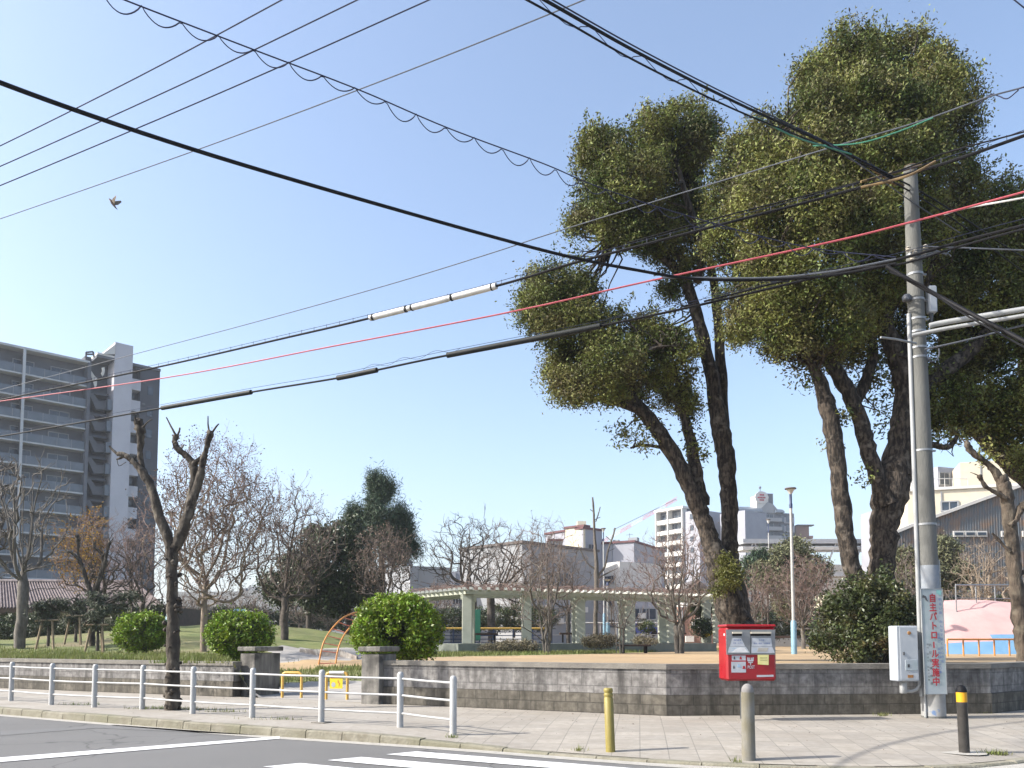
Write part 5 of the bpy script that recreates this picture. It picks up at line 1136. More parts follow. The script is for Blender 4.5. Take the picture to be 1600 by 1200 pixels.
for (px, py, sx_, n) in ((255, 1107, .6, 260), (300, 1109, .5, 160), (350, 1112, .45, 90), (130, 1101, .4, 60), (430, 1124, .5, 60), (1380, 1118, .12, 60), (1530, 1114, .16, 150), (1555, 1178, .14, 150), (1150, 1190, .06, 30), (905, 1172, .09, 40), (706, 1152, .08, 40)):
    g = Gs(px, py)
    for _ in range(n): x, y = g.x+rng.normal()*sx_*.5, g.y+rng.normal()*.05; pts.append((x, y, sz(x, y)-.01))
blades(np.array(pts), .055, 'weeds', .8, .006, label='small green weeds in the pavement cracks', cat='weeds')
# fallen leaves on the pavement
pts = []
for _ in range(420):
    x = rng.uniform(-8, 8); t = rng.random()**.6; y = ky(x)+.2+(wy(x)-ky(x)-.25)*t; pts.append((x, y, sz(x, y)+.006))
V, Fq = leaves_geo(np.array(pts), .03, rng, .6); V[:, 2] = np.repeat(np.array(pts)[:, 2], 4)+rng.random(len(V))*.012
tag(npmesh('fallen_leaves', V, Fq, M_leafBr), 'dry fallen leaves scattered over the pavement', 'leaves', None, 'stuff')
for i, (px, py) in enumerate(((252, 1132), (328, 1139))):
    g = G(px, py, .0); m = MB(); r_ = random.Random(i+3); n = 9
    top = [Vector((g.x+.12*math.cos(a)*r_.uniform(.5, 1.1), g.y+.05*math.sin(a), .03*r_.random()+.02)) for a in np.linspace(0, 6.28, n+1)[:-1]]
    m.add([q-Vector((0, 0, .02)) for q in top]+top+[Vector((g.x, g.y, .05))], [(j, (j+1) % n, n+(j+1) % n, n+j) for j in range(n)]+[(n+j, n+(j+1) % n, 2*n) for j in range(n)])
    tag(m.build('litter', M_sticker), ['crumpled white litter in the gutter below the street tree', 'flattened white paper scrap in the gutter right of the crumpled one'][i], 'litter')

# ------------------------------------------------------------------ park furniture
# pergola
pv = [P(640, 1006, 36), P(730, 1006, 32.2), P(823, 1005, 33), P(907, 1005, 34), P(985, 1004, 35), P(1050, 1004, 36), P(1122, 1003, 37.2)]
z0 = 1.22; zt_ = 3.28
pg_ = thing('pergola', 'long pale green concrete pergola with white slatted top and paired columns', 'pergola', pv[1])
pv = [Vector((q.x, q.y, z0)) for q in pv]
m = MB(); fr = [(q.x-.3, q.y-.9) for q in pv]; bk = [(q.x-.3, q.y+3.2) for q in pv]
m.prism(fr+bk[::-1], .5, z0); m.build('plinth', M_plinth, pg_)
for i, q in enumerate(pv):
    for dy in (0, 2.2):
        m = MB(); m.box((q.x, q.y+dy, (z0+zt_)/2-.02), (.4, .4, zt_-z0-.04), bev=.02); 
        m.build('column', M_perg, pg_)
        m = MB(); m.box((q.x, q.y+dy, zt_-.16), (.52, .3, .26), bev=.02); m.build('column_head', M_perg, pg_)
for dy in (-.35, 1.1, 2.55):
    m = MB()
    for a, b in zip(pv[:-1], pv[1:]):
        A = a+Vector((0, dy, zt_-z0)); B = b+Vector((0, dy, zt_-z0)); c = (A+B)/2; L = (B-A).length; 
        m.box(c, (L+.02, .14, .16), math.atan2(B.y-A.y, B.x-A.x))
    m.build('long_beam', M_perg, pg_)
m = MB(); 
for a, b in zip(pv[:-1], pv[1:]):
    n = int((b-a).length/.34)
    for k in range(n):
        q = a+(b-a)*((k+.5)/n); m.box((q.x, q.y+1.1, zt_+.135), (.12, 3.7, .1), 0)
m.build('top_slats', M_pergw, pg_)
# wisteria twigs on the pergola roof
rg = np.random.default_rng(77); n = 900; t = rg.random(n)*(len(pv)-1.001); i_ = t.astype(int); PV = np.array([q[:] for q in pv]); q = PV[i_]+(PV[i_+1]-PV[i_])*(t-i_)[:, None]
q = q+np.stack([rg.normal(size=n)*.1, rg.random(n)*3.4-.6, np.full(n, zt_-z0+.2)], 1); dirs = np.stack([rg.normal(size=n)*.6, rg.normal(size=n)*.4, np.abs(rg.normal(size=n))*.14], 1)
Pn = np.stack([q, q+dirs*.5+np.array([0, 0, .08]), q+dirs], 1); V, Fq = tubes_geo(Pn, np.tile([[.013, .01, .006]], (n, 1)), 3)
vine = thing('climbing_vine', 'tangle of bare vine twigs lying over the pergola top', 'vine', tuple(q[0])); npmesh('twigs', V, Fq, M_twigr, vine)
# rail behind the pergola
def rail_fence(x0, x1, ytop, d0, d1, label, zb_, mt_top, mt_post, n, name='railing', mids=1, r=.035, mt_mid=None, group=None, wallm=None):
    A = P(x0, ytop, d0); B = P(x1, ytop, d1); o = thing(name, label, 'fence', (A.x, A.y, zb_), group)
    m = MB(); m.tube([A, B], r, 8); m.build('top_rail', mt_top, o)
    for i in range(n):
        q = A+(B-A)*(i/(n-1)); m = MB(); m.tube([(q.x, q.y, zb_-.1), (q.x, q.y, q.z-.01)], r*.85, 8); m.build('post', mt_post, o)
    for k in range(mids):
        f_ = (k+1)/(mids+1); m = MB(); z = zb_+(A.z-zb_)*f_; zB = zb_+(B.z-zb_)*f_; m.tube([(A.x, A.y, z), (B.x, B.y, zB)], r*.5, 6); m.build('mid_rail', mt_mid or mt_post, o)
    return o
rail_fence(676, 862, 982, 41, 43, 'railing with yellow top rail and navy posts behind the pergola', .86, M_yorange, M_navy, 7, mids=5, r=.05)
rail_fence(862, 1060, 973, 58, 60, 'thin white rail fence far behind the pergola', .86, M_bwhite, M_bwhite, 9, mids=1, r=.04)
rail_fence(1480, 1600, 999, 25, 26, 'low orange bar fence in front of the pink play mound', .86, M_orange, M_orange, 6, mids=0, r=.03, name='bar_fence')
rail_fence(1493, 1583, 914, 31, 33, 'pale metal railing on top of the pink play mound', 2.5, M_galv, M_galv, 4, mids=1, r=.03)
# green board seen in the pergola
q = P(744, 1004, 39); o = thing('green_board', 'dark green upright board seen between the first pergola columns', 'board', q, local=True); m = MB(); m.box((0, 0, .85), (.42, .06, 1.5), bev=.01); m.build('panel', M_greens, o)
m = MB(); m.box((-.16, .05, .6), (.05, .05, 1.5)); m.box((.16, .05, .6), (.05, .05, 1.5)); m.build('legs', M_navy, o)
# benches
def bench(px, py, d, w, label, group=None, rz=0):
    b = P(px, py, d); o = thing('bench', label, 'bench', b, group, rz, local=True)
    for k in range(3): m = MB(); m.box((0, -.13+.13*k, .4), (w, .115, .09), bev=.012); m.build('seat_plank', M_wood, o)
    for s_ in (-1, 1):
        m = MB(); m.box((s_*w*.36, 0, .19), (.06, .3, .38)); m.build('leg', M_black, o)
    return o
bench(991, 1020.5, 31.0, 1.25, 'brown backless bench standing where the sand meets the grass', rz=R(8)).scale = (1, 1, .74)
bench(757, 1005, 35.3, 1.2, 'dark bench between the leftmost pergola column pairs', 'benches under the pergola')
bench(893, 1004, 36.3, 1.1, 'dark bench beside the middle pergola columns', 'benches under the pergola')
bench(1050, 1003, 38.2, 1.3, 'dark bench behind the bare vase-shaped tree', 'benches under the pergola')
bench(1222, 1010, 34, 1.4, 'dark bench left of the park lamp foot', None)
# park lamps
def park_lamp(px, py_b, py_t, d, label, both=True, r=.055):
    b = P(px, py_b, d); H = P(px, py_t, d).z-b.z; o = thing('park_lamp', label, 'lamp', b, None, 0, local=True)
    m = MB(); m.lathe((0, 0, 0), [(r*1.7, -.2), (r*1.7, H*.19), (r*1.1, H*.2)], 14); m.build('lower_pole', M_lbpole, o)
    m = MB(); m.lathe((0, 0, 0), [(r, H*.2), (r*.85, H*.875)], 14); m.build('upper_pole', M_white, o)
    m = MB(); m.lathe((0, 0, 0), [(r*.95, H*.875), (r*1.05, H*.9), (r*.8, H*.905), (r*.8, H*.96)], 12); m.build('neck', M_navy, o)
    m = MB(); m.lathe((0, 0, 0), [(r*.8, H*.96), (r*2.2, H*.985), (r*2.7, H*.99)], 16); m.build('diffuser', M_sleeve, o)
    m = MB(); m.lathe((0, 0, 0), [(r*3.0, H*.989), (r*3.5, H*.992), (r*3.3, H*.998), (.01, H)], 18); m.build('lamp_cap', M_broof, o)
park_lamp(1241, 1022, 762, 29, 'slim park lamp with flat disc head, white above and light blue below', r=.06)
park_lamp(262, 1000, 800, 37, 'park lamp with pale blue pole hidden behind the street tree', r=.07)
park_lamp(1204, 985, 811, 85, 'small distant lamp with round head left of the park lamp', r=.07)
park_lamp(944, 992, 825, 55, 'plain white pole rising beside the tall pollarded tree', r=.05)
park_lamp(950, 990, 905, 50, 'short light blue pole seen through the pergola', r=.08)
# arched ladder climber
def Pd(px, py, d): return P(px, py, d)
o = thing('arch_climber', 'orange arched climbing ladder in the play area behind the entrance', 'climbing frame', Pd(497, 1043, 26.5))
rails = [[(388/4+400, 960+332/4, 26.4), (502, 1017, 26.5), (507, 1001, 26.7), (516, 986, 27), (528, 972, 27.4), (540, 963, 27.8), (556, 957, 28.4), (575, 954, 29), (600, 955, 30), (640, 975, 32)],
         [(400+495/4, 960+330/4, 26.4), (527, 1020, 26.5), (531, 1006, 26.7), (538, 992, 27), (548, 979, 27.4), (558, 968, 27.9), (572, 962, 28.4), (590, 958, 29), (610, 960, 30), (650, 978, 32)]]
PR = []
for r_ in rails:
    p_ = [Vector(c) for c in catmull([np.array(P(*q)) for q in r_], 4)]; PR.append(p_); m = MB(); m.tube(p_, .028, 8); m.build('side_rail', M_orange, o)
for k in range(1, 30, 3): m = MB(); m.tube([PR[0][k], PR[1][k]], .018, 6); m.build('rung', mat('rung_red', (.4, .12, .08), (.48, .16, .1), 8, .5) if 'rung_red' not in MATS else MATS['rung_red'], o)
# low white slanted kerb wall by the path
def Gp(px, py, it=8):
    z = .8
    for _ in range(it): g = G(px, py, z) if abs(z-CAMZ) > .05 else G(px, py, z-.1); z = pz(g.x, g.y)
    return g
m = MB(); a, b, c = P(468, 1020, 30.5), P(545, 1034, 27.2), P(556, 1034, 27.6)
o = thing('low_wall', 'low whitish slanting kerb wall beside the grey path', 'wall', a)
top = [P(468, 1014, 30.5), P(530, 1015, 29), P(557, 1025, 27.6)]; bot = [P(468, 1021, 30.5), P(530, 1036, 29), P(557, 1040, 27.6)]
vs = top+bot+[q+Vector((0, .25, 0)) for q in top]+[q+Vector((0, .25, 0)) for q in bot]
m.add(vs, [(3, 4, 1, 0), (4, 5, 2, 1), (0, 1, 7, 6), (1, 2, 8, 7), (5, 11, 8, 2), (3, 0, 6, 9), (9, 6, 7, 10), (10, 7, 8, 11)]); m.build('wall_body', mat('streaked_render', (.42, .38, .33), (.6, .56, .5), 5, .9, stretch=(4, 4, .3), c3=(.3, .24, .2), scale3=3), o)
# U barriers
def ubar(px0, px1, pyb, pyt, label, sign=False):
    a = Gs_in(px0, pyb); h = P(px0, pyt, a.y).z-a.z; w_ = (px1-px0)*pxm(a.y)
    o = thing('barrier', label, 'barrier', a, 'hoop barriers across the park entrance', R(-8), local=True); r = .03
    m = MB(); m.tube([(0, 0, -.1), (0, 0, h-.07), (.02, 0, h-.02), (.07, 0, h), (w_-.07, 0, h), (w_-.02, 0, h-.02), (w_, 0, h-.07), (w_, 0, -.1)], r, 10); m.build('hoop', M_yorange, o)
    if sign:
        m = MB(); m.tube([(.07, 0, h+.0), (w_-.07, 0, h+.0)], r*1.25, 10); m.build('white_sleeve', M_sleeve, o)
        zs = h-.05; m = MB(); m.box((w_/2, -.036, zs-.15), (.28, .006, .26)); m.build('notice_plate', MATS.get('notice_yellow') or mat('notice_yellow', (.85, .68, .02), (.9, .75, .05), 9, .5), o)
        m = MB(); m.box((w_/2, -.041, zs-.04), (.26, .004, .045)); m.build('notice_band', M_redink, o)
        m = MB(); m.box((w_/2, -.041, zs-.005), (.27, .004, .02)); m.build('notice_band', M_maroon, o)
        m = MB(); m.add([(w_/2-.06+.045*math.cos(t), -.0405, zs-.2+.055*math.sin(t)) for t in np.linspace(0, 6.28, 13)[:-1]], [tuple(range(12))]); m.build('notice_picture', M_sticker, o)
        m = MB(); m.add([(w_/2+.03, -.0405, zs-.1), (w_/2+.045, -.0405, zs-.1), (w_/2+.07, -.0405, zs-.16), (w_/2+.09, -.0405, zs-.17), (w_/2+.065, -.0405, zs-.24), (w_/2+.055, -.0405, zs-.24), (w_/2+.06, -.0405, zs-.18), (w_/2+.035, -.0405, zs-.16)], [tuple(range(8))[::-1]]); m.build('notice_picture', M_orange, o)
    return o
def Gs_in(px, py):
    z = .12
    for _ in range(8): g = G(px, py, z); z = pz(g.x, g.y) if g.y > wy(g.x)+.1 else .12
    return g
ubar(441, 472, 1090, 1051, 'yellow-orange hoop barrier beside the left gate pillar')
ubar(509.5, 543.5, 1093, 1051, 'yellow-orange hoop barrier carrying a yellow notice', True)
# yellow slide
q = P(1108, 1000, 39); o = thing('slide', 'small yellow slide end with a blue post left of the post box', 'slide', q)
prof = [(1124, 976), (1118, 984), (1112, 990), (1104, 994), (1099, 995)]
m = MB(); A = [P(a, b, 39) for a, b in prof]; vs = []; 
for p_ in A: vs += [p_+Vector((0, 0, .14)), p_, p_+Vector((0, .5, 0)), p_+Vector((0, .5, .14))]
fs = [(4*i+j, 4*i+4+j, 4*i+5+j, 4*i+1+j) for i in range(len(A)-1) for j in range(3)]
m.add(vs, fs); m.add([v_+Vector((.02, -.02, -.03)) for v_ in vs], [f_[::-1] for f_ in fs]); m.build('chute', M_yellow, o)
m = MB(); m.tube([P(1116, 1002, 39), P(1116, 958, 39)], .06, 8); m.build('post', MATS.get('royal') or mat('royal', (.04, .08, .4), (.05, .1, .45), 4, .5), o)
# pink play mound
def mound():
    o = thing('play_mound', 'pink painted concrete play mound with a sky-blue wave at its foot', 'play mound', P(1530, 1020, 29))
    nx, ny = 60, 14; X0 = P(1425, 1000, 30).x; X1 = P(1680, 1000, 30).x; vs = []; fs = []
    topr = lambda px: np.interp(px, [1420, 1450, 1476, 1500, 1530, 1560, 1600, 1680], [985, 958, 948, 942, 938.5, 937, 937.5, 945])
    for i in range(nx):
        px = 1425+255*i/(nx-1)
        for j in range(ny):
            t = j/(ny-1); d = 29+3.5*t; zt2 = P(px, topr(px), 32.5).z; zb2 = .8
            vs.append(Vector((P(px, 1000, 30).x, d, zb2+(zt2-zb2)*math.sin(t*math.pi/2)**1.0)))
    for j in range(ny):
        pass
    for i in range(nx-1):
        for j in range(ny-1): a = i*ny+j; fs.append((a, a+ny, a+ny+1, a+1))
    nb = len(vs)
    for i in range(nx): a = vs[i*ny+ny-1]; vs.append(Vector((a.x, a.y+1.2, a.z))); vs.append(Vector((a.x, a.y+1.25, .7)))
    for i in range(nx-1):
        a = i*ny+ny-1; b = nb+2*i; fs += [(a, a+ny, b+2, b), (b, b+2, b+3, b+1)]
    m = MB(); m.add(vs, fs, True)
    mi = []
    for f_ in m.f:
        c = sum((Vector(m.v[i]) for i in f_), Vector())/len(f_); px = 800+F*c.x/c.y; py = 1000-(c.z-CAMZ)*F/c.y
        blue = np.interp(px, [1470, 1490, 1510, 1530, 1550, 1575, 1600], [1009, 1006, 1003, 1001, 996, 989, 983])
        mi.append(1 if py > blue else 0)
    m.mi = mi; m.build('mound_surface', [M_pink, M_sblue], o)
mound()

# ------------------------------------------------------------------ buildings
class Bld:
    def __init__(s, name, label, A, ang, W, D, H, z0=-.05, cat='building', wall=None, group=None, parapet=None, roofm=None):
        s.o = thing(name, label, cat, (A[0], A[1], z0), group, ang, local=True); s.W, s.D, s.H = W, D, H
        m = MB(); m.box((W/2, D/2, H/2), (W, D, H)); m.build('wall', wall or M_bwhite, s.o)
        if parapet:
            m = MB(); t = .3
            m.box((W/2, -.05, H+.1), (W+.3, .2, .25)); m.box((W/2, D+.05, H+.1), (W+.3, .2, .25)); m.box((-.05, D/2, H+.1), (.2, D-.1, .25)); m.box((W+.05, D/2, H+.1), (.2, D-.1, .25)); m.build('parapet', parapet, s.o)
        s.wm = {}
    def win(s, u_, z, w_, h, face='f', mt=None, frame=True):
        # u along the face; each window shares mesh data by size
        key = (round(w_, 2), round(h, 2), face)
        if key not in s.wm:
            m = MB(); m.box((0, -.03, 0), (w_, .06, h)); a = m.build('window', mt or M_glass, s.o)
            fr = MB(); t = min(.12, w_*.08)
            for sx_ in (-1, 1): fr.box((sx_*(w_/2), -.06, 0), (t, .1, h+t))
            for sz_ in (-1, 1): fr.box((0, -.063, sz_*h/2), (w_-t, .1, t))
            fr.box((0, -.063, 0), (t*.7, .08, h-t)); f_ = fr.build('frame', M_bgrey, a)
            s.wm[key] = a; n = a
        else: n = copy_tree(s.wm[key], s.o)
        if face == 'f': n.location = (u_, 0, z); n.rotation_euler = (0, 0, 0)
        elif face == 'l': n.location = (0, s.D-u_, z); n.rotation_euler = (0, 0, -math.pi/2)
        elif face == 'r': n.location = (s.W, u_, z); n.rotation_euler = (0, 0, math.pi/2)
        return n
    def part(s, c, size, name, mt, bev=0): m = MB(); m.box(c, size, bev=bev); return m.build(name, mt, s.o)
def front(px0, px1, d0, d1, top, base=0):
    a, b = P(px0, 1000, d0), P(px1, 1000, d1); ang = math.atan2(b.y-a.y, b.x-a.x); W = math.hypot(b.x-a.x, b.y-a.y)
    return (a.x, a.y), ang, W, P(px0, top, d0).z
# left apartment block
M_tower = mat('pale_tower_tile', (.52, .52, .57), (.58, .58, .63), .5, .7); M_slabw = mat('balcony_edge_paint', (.5, .52, .54), (.58, .6, .62), .5, .7)
A0, angA, WA, HA = front(-160, 118, 95, 108, 515)
HA = P(118, 571, 108).z
B = Bld('apartment_block', 'tall grey apartment block with balconies and an outdoor stair tower at the left edge', A0, angA, WA, 12, HA, wall=M_bmid)
fl = 2.95; nf = 13
for k in range(nf):
    zt2 = HA-.5-k*fl
    if zt2 < 1: break
    B.part((WA/2, -.75, zt2-2.75), (WA, 1.5, .2), 'balcony_slab', M_slabw)
    m = MB(); m.box((WA/2, -1.47, zt2-2.1), (WA-.3, .05, 1.05)); m.cur = 1; n = int(WA/1.6)
    for i in range(n+1): m.box((i*WA/n, -1.5, zt2-2.1), (.06, .06, 1.1))
    m.build('balcony_railing', [M_balg, M_bgrey], B.o)
    for i in range(7): B.win(WA-3-i*4.4, zt2-1.55, 2.4, 1.9)
    for u_ in (WA-.1, WA-7.6, WA-15, WA-22.5): B.part((u_, -.7, zt2-1.35), (.16, 1.3, 2.6), 'divider', M_bmid)
B.part((WA/2, -.7, HA+.1), (WA+.3, 2.0, .3), 'roof_edge', M_slabw)
B.part((WA-7.6, -1.62, HA/2), (.32, .2, HA), 'downpipe', M_slabw); B.part((WA+.1, -1.62, HA/2), (.4, .3, HA), 'downpipe', M_bmid)
B.part((WA-13.5, 4, HA+1.2), (2, 2, 2.2), 'roof_unit', M_bwhite); B.part((WA-10.5, 4, HA+1.0), (1.6, 2, 1.7), 'roof_unit', M_bwhite)
m = MB(); m.tube([(WA-15, 3, HA), (WA-15, 3, HA+7.4)], .09, 6); m.build('antenna', M_wire, B.o)
# stair tower and the end of the block, in the block's own frame
def uat(px, v=0.0):
    c, s_ = math.cos(angA), math.sin(angA); k = (px-800)/F      # (A0x+u c - v s) = k (A0y + u s + v c)
    return (k*(A0[1]+v*c)-A0[0]+v*s_)/(c-k*s_)
def zat(px, py, v=0.0):
    u_ = uat(px, v); d_ = A0[1]+u_*math.sin(angA)+v*math.cos(angA); return P(px, py, d_).z
def lbox(px0, px1, top, v, depth, name, mt, bot=None):
    u0, u1 = uat(px0, v), uat(px1, v); z1 = zat((px0+px1)/2, top, v); z0_ = 0 if bot is None else zat((px0+px1)/2, bot, v)
    return B.part(((u0+u1)/2, v+depth/2, (z0_+z1)/2), (abs(u1-u0), depth, z1-z0_), name, mt)
lbox(118, 168, 561, 1.5, 8, 'stair_core', M_bdark)
lbox(166, 195, 537, -1.5, 6, 'stair_wall', M_tower)
lbox(194, 209, 574, .9, 8, 'core_wall', M_bdark)
lbox(208, 239, 575, -.4, 10, 'side_wall', M_bdark)
lbox(193, 240, 571, -.6, 11, 'roof_edge', M_bmid, 575)
lbox(138, 168, 553, -1.4, 5, 'stair_roof', M_bwhite, 556); lbox(138, 168, 556.2, -1.4, 4.6, 'stair_eave', M_bmid, 560)
m = MB(); v_ = -1.5
tri = [(uat(146, v_), zat(146, 553, v_)), (uat(167, v_), zat(167, 537, v_)), (uat(167, v_), zat(167, 553, v_))]
m.add([(a, v_, b) for a, b in tri]+[(a, v_+3, b) for a, b in tri], [(0, 2, 1), (3, 4, 5), (0, 1, 4, 3), (1, 2, 5, 4)]); m.build('stair_roof', M_bwhite, B.o)
for k in range(10):
    y0_ = 592+k*33.4
    lbox(195, 209, y0_, -.8, 1.6, 'small_balcony', M_tower, y0_+17)
    lbox(195.5, 208, y0_+18, .8, .2, 'balcony_window', M_glass, y0_+31)
    lbox(157, 167.5, y0_+32, -1.2, 1.4, 'landing_railing', M_balg, y0_+48)
    lbox(124, 158, y0_+20, -.4, 1.8, 'landing', M_bdark, y0_+24)
    q = [(uat(a, -.5), zat(a, b, -.5)) for a, b in ((127, y0_+22), (134, y0_+22), (143, y0_+34), (157, y0_+34), (157, y0_+47), (139, y0_+47))]
    m = MB(); m.add([(a, -.5, b) for a, b in q]+[(a, .6, b) for a, b in q], [tuple(range(6)), tuple(range(6, 12))[::-1]]+[(i, (i+1) % 6, 6+(i+1) % 6, 6+i) for i in range(6)]); m.build('stair_flight', M_bmid, B.o)
    lbox(220, 229, y0_+12, -.5, .2, 'wall_window', M_glass, y0_+25)
    lbox(212, 217, y0_+4, -.45, .2, 'wall_seam', M_bmid, y0_+6)
m = MB()
for (a, b) in (((120, 550), (120, 562)), ((120, 550), (131, 549)), ((131, 549), (133, 558)), ((120, 553), (132, 553))):
    p_, q_ = [(uat(x, -1), -1, zat(x, y, -1)) for x, y in (a, b)]; m.tube([p_, q_], .12, 6)
m.build('roof_ladder', M_ink, B.o)
for k, q in enumerate(([(128, 577), (135, 587), (139, 590), (139, 602), (136, 605), (133, 597), (129, 585)], [(146, 574), (150, 573), (151, 578), (150, 584), (148, 588), (145, 583), (147, 579)])):
    m = MB(); n = len(q); vv = [(uat(x, -1.2), zat(x, y, -1.2)) for x, y in q]
    m.add([(a, -1.2, b) for a, b in vv]+[(a, -1.1, b) for a, b in vv], [tuple(range(n))[::-1], tuple(range(n, 2*n))]+[(i, (i+1) % n, n+(i+1) % n, n+i) for i in range(n)]); m.build('stair_glimpse', M_bwhite, B.o)

# tiled house
o = thing('tiled_house', 'low house with a brown wavy tiled roof at the left behind the pruned pines', 'house', P(100, 1000, 46))
def corr(P0, P1, P2, P3, n, amp, name, mt, parent):   # P0-P1 ridge, P3-P2 eave
    vs = []; fs = []; per = 6; N = n*per
    nrm = (P1-P0).cross(P3-P0).normalized(); 
    if nrm.z < 0: nrm = -nrm
    for i in range(N+1):
        t = i/N; off_ = nrm*(amp*math.sin(2*math.pi*i/per)); vs += [P0.lerp(P1, t)+off_, P3.lerp(P2, t)+off_]
    fs = [(2*i, 2*i+1, 2*i+3, 2*i+2) for i in range(N)]
    m = MB(); m.add(vs, fs, True); return m.build(name, mt, parent)
corr(P(-90, 908, 49), P(212, 910, 49), P(264, 950, 45), P(-110, 949, 45), 74, .055, 'roof_slope', M_rtile, o)
m = MB(); m.tube([P(-90, 907.5, 49), P(212, 909.5, 49)], .13, 8); m.build('ridge', M_rtile, o)
m = MB(); a, b = P(-110, 951, 45.1), P(262, 952, 45.1); m.box(((a.x+b.x)/2, 45.15, a.z-.1), (b.x-a.x, .12, .25)); m.build('fascia', M_wood, o)
m = MB(); a, b = P(-110, 955, 46), P(255, 955, 46); m.box(((a.x+b.x)/2, 49, 1.7), (b.x-a.x, 6, 3.2)); m.build('wall', mat('house_wall', (.09, .07, .06), (.13, .1, .085), 2, .9), o)
for (x0, x1) in ((28, 60), (82, 108), (150, 175)):
    a, b = P(x0, 957, 45.9), P(x1, 985, 45.9); m = MB(); m.box(((a.x+b.x)/2, 45.93, (a.z+b.z)/2), (b.x-a.x, .1, a.z-b.z)); m.build('wall_panel', M_beige, o)
# helper: simple building with window grid
def simple(name, label, px0, px1, d0, d1, top, depth, wall, wins=None, cat='building', parapet=None, group=None):
    A, ang, W, H = front(px0, px1, d0, d1, top); b = Bld(name, label, A, ang, W, depth, H+.05, wall=wall, cat=cat, group=group, parapet=parapet)
    if wins:
        for face, nu, nz, w_, h, u0, u1, z0_, z1_ in wins:
            for i in range(nu):
                for k in range(nz): b.win(u0+(u1-u0)*(i+.5)/nu, z0_+(z1_-z0_)*(k+.5)/max(1, nz), w_, h, face)
    rc = random.Random(int(px0)*7+int(top))
    if cat == 'building' and name not in ('low_wall_building', 'roof_tower', 'water_tank') and b.W > 3:
        for _ in range(3):
            w_ = rc.uniform(.5, 1.3); b.part((rc.uniform(.8, b.W-.8), rc.uniform(.6, max(.7, depth-1)), b.H+w_*.35), (w_, w_*.7, w_*.7), 'roof_unit', M_bgrey)
        m = MB(); x = rc.uniform(.5, b.W-.5); m.tube([(x, depth*.4, b.H), (x, depth*.4, b.H+1.8)], .03, 4); m.box((x, depth*.4, b.H+1.6), (.9, .04, .04)); m.build('aerial', M_wiregrey, b.o)
        for _ in range(4): b.part((rc.uniform(.6, b.W-.6), -.18, b.H*rc.uniform(.3, .75)), (.75, .32, .55), 'air_conditioner', M_bwhite)
        b.part((rc.uniform(.3, b.W-.3), -.06, b.H*.5), (.09, .09, b.H*.98), 'drainpipe', M_bgrey)
    return b
simple('low_building', 'low grey building behind the trees left of the entrance', 262, 560, 75, 72, 925, 10, M_bgrey, [('f', 6, 1, 1.6, 1.2, 1, 16, 2.5, 4.2)])
simple('flat_roofed_building', 'plain grey concrete building left of the pergola', 640, 703, 78, 80, 884, 12, M_bgrey, [('f', 1, 1, 1.2, 1.0, 1.6, 3.4, 5.6, 7)])
simple('flat_roofed_building', 'pale blue-grey low building between the pine and the cherries', 700, 745, 90, 90, 893, 12, M_lpanel, [('f', 2, 1, 1.4, 1.0, .6, 3, 5, 6.8)])
b = simple('white_building', 'white gabled hall with a dark roof behind the cherry trees', 725, 817, 84, 76, 872, 1, M_bwhite)
A_, ang_, W_, H_2 = front(725, 817, 84, 76, 866); 
b2 = simple('hall_shaded_side', 'shaded side of the white hall, coloured grey, with dark roof edge behind the bare shrub tree', 816, 935, 76, 84, 848, 9, M_bgrey, [('f', 5, 2, 1.5, 1.4, .6, 7.2, 2.2, 9.2)], parapet=M_broof)  # side wall of the white hall, its shade put into the grey
simple('white_building', 'large pale building with maroon roof edge left of the pollarded tree', 858, 942, 100, 100, 845, 14, M_bgrey, [('f', 3, 3, 1.3, 1.5, .5, 6.3, 3, 12.5)], parapet=M_maroon)
b = simple('roof_tower', 'sunlit face of the maroon-edged roof tower on the large pale building, coloured cream', 884, 913, 99, 97, 826, 1, M_cream, parapet=M_maroon)  # left face of the tower, sunlight put into the cream colour
simple('roof_tower', 'shaded face of the same roof tower, coloured grey, above the pergola', 912, 942, 97, 99, 826, 7, M_lpanel, [('f', 1, 2, 1.0, 1.3, .8, 1.8, 9.5, 13.5)], parapet=M_maroon)  # right face of the same tower, shade put into the grey colour
simple('water_tank', 'cream roof tank on the pale building behind the pollarded tree', 903, 917, 102, 102, 814, 2, M_cream)
simple('grey_building', 'grey building with maroon roof edge right of the pollarded tree', 942, 992, 99, 97, 850, 12, M_lpanel, [('f', 3, 4, 1.1, 1.3, .4, 3.6, 1.5, 11)], parapet=M_maroon)
simple('white_house', 'narrow sunlit white house with small square windows behind the pergola', 946, 969, 86, 84, 880, 6, M_bwhite, [('f', 2, 3, .7, .8, .1, 1.5, 2.0, 9)])
simple('white_house', 'low grey-white house behind the vase-shaped tree', 968, 1030, 84, 84, 925, 6, M_lpanel, [('f', 2, 1, 1.5, 1.2, .5, 4, 3.3, 5)])
simple('low_house', 'low reddish-brown roofed house right of the vase-shaped tree', 1060, 1120, 74, 74, 948, 5, M_brick)
# gabled house
A_, ang_, W_, H_ = front(1068, 1112, 78, 78, 925); b = Bld('gabled_house', 'small white gabled house behind the bare vase-shaped tree', A_, 0, W_, 5, H_, wall=M_bwhite)
m = MB(); m.add([(-.3, -.3, H_), (W_/2, -.3, H_+1.3), (W_+.3, -.3, H_), (-.3, 5.3, H_), (W_/2, 5.3, H_+1.3), (W_+.3, 5.3, H_)], [(0, 2, 1), (3, 4, 5), (0, 1, 4, 3), (1, 2, 5, 4), (0, 3, 5, 2)]); m.build('roof', M_broof, b.o); b.win(W_/2, H_-1, 1, 1)
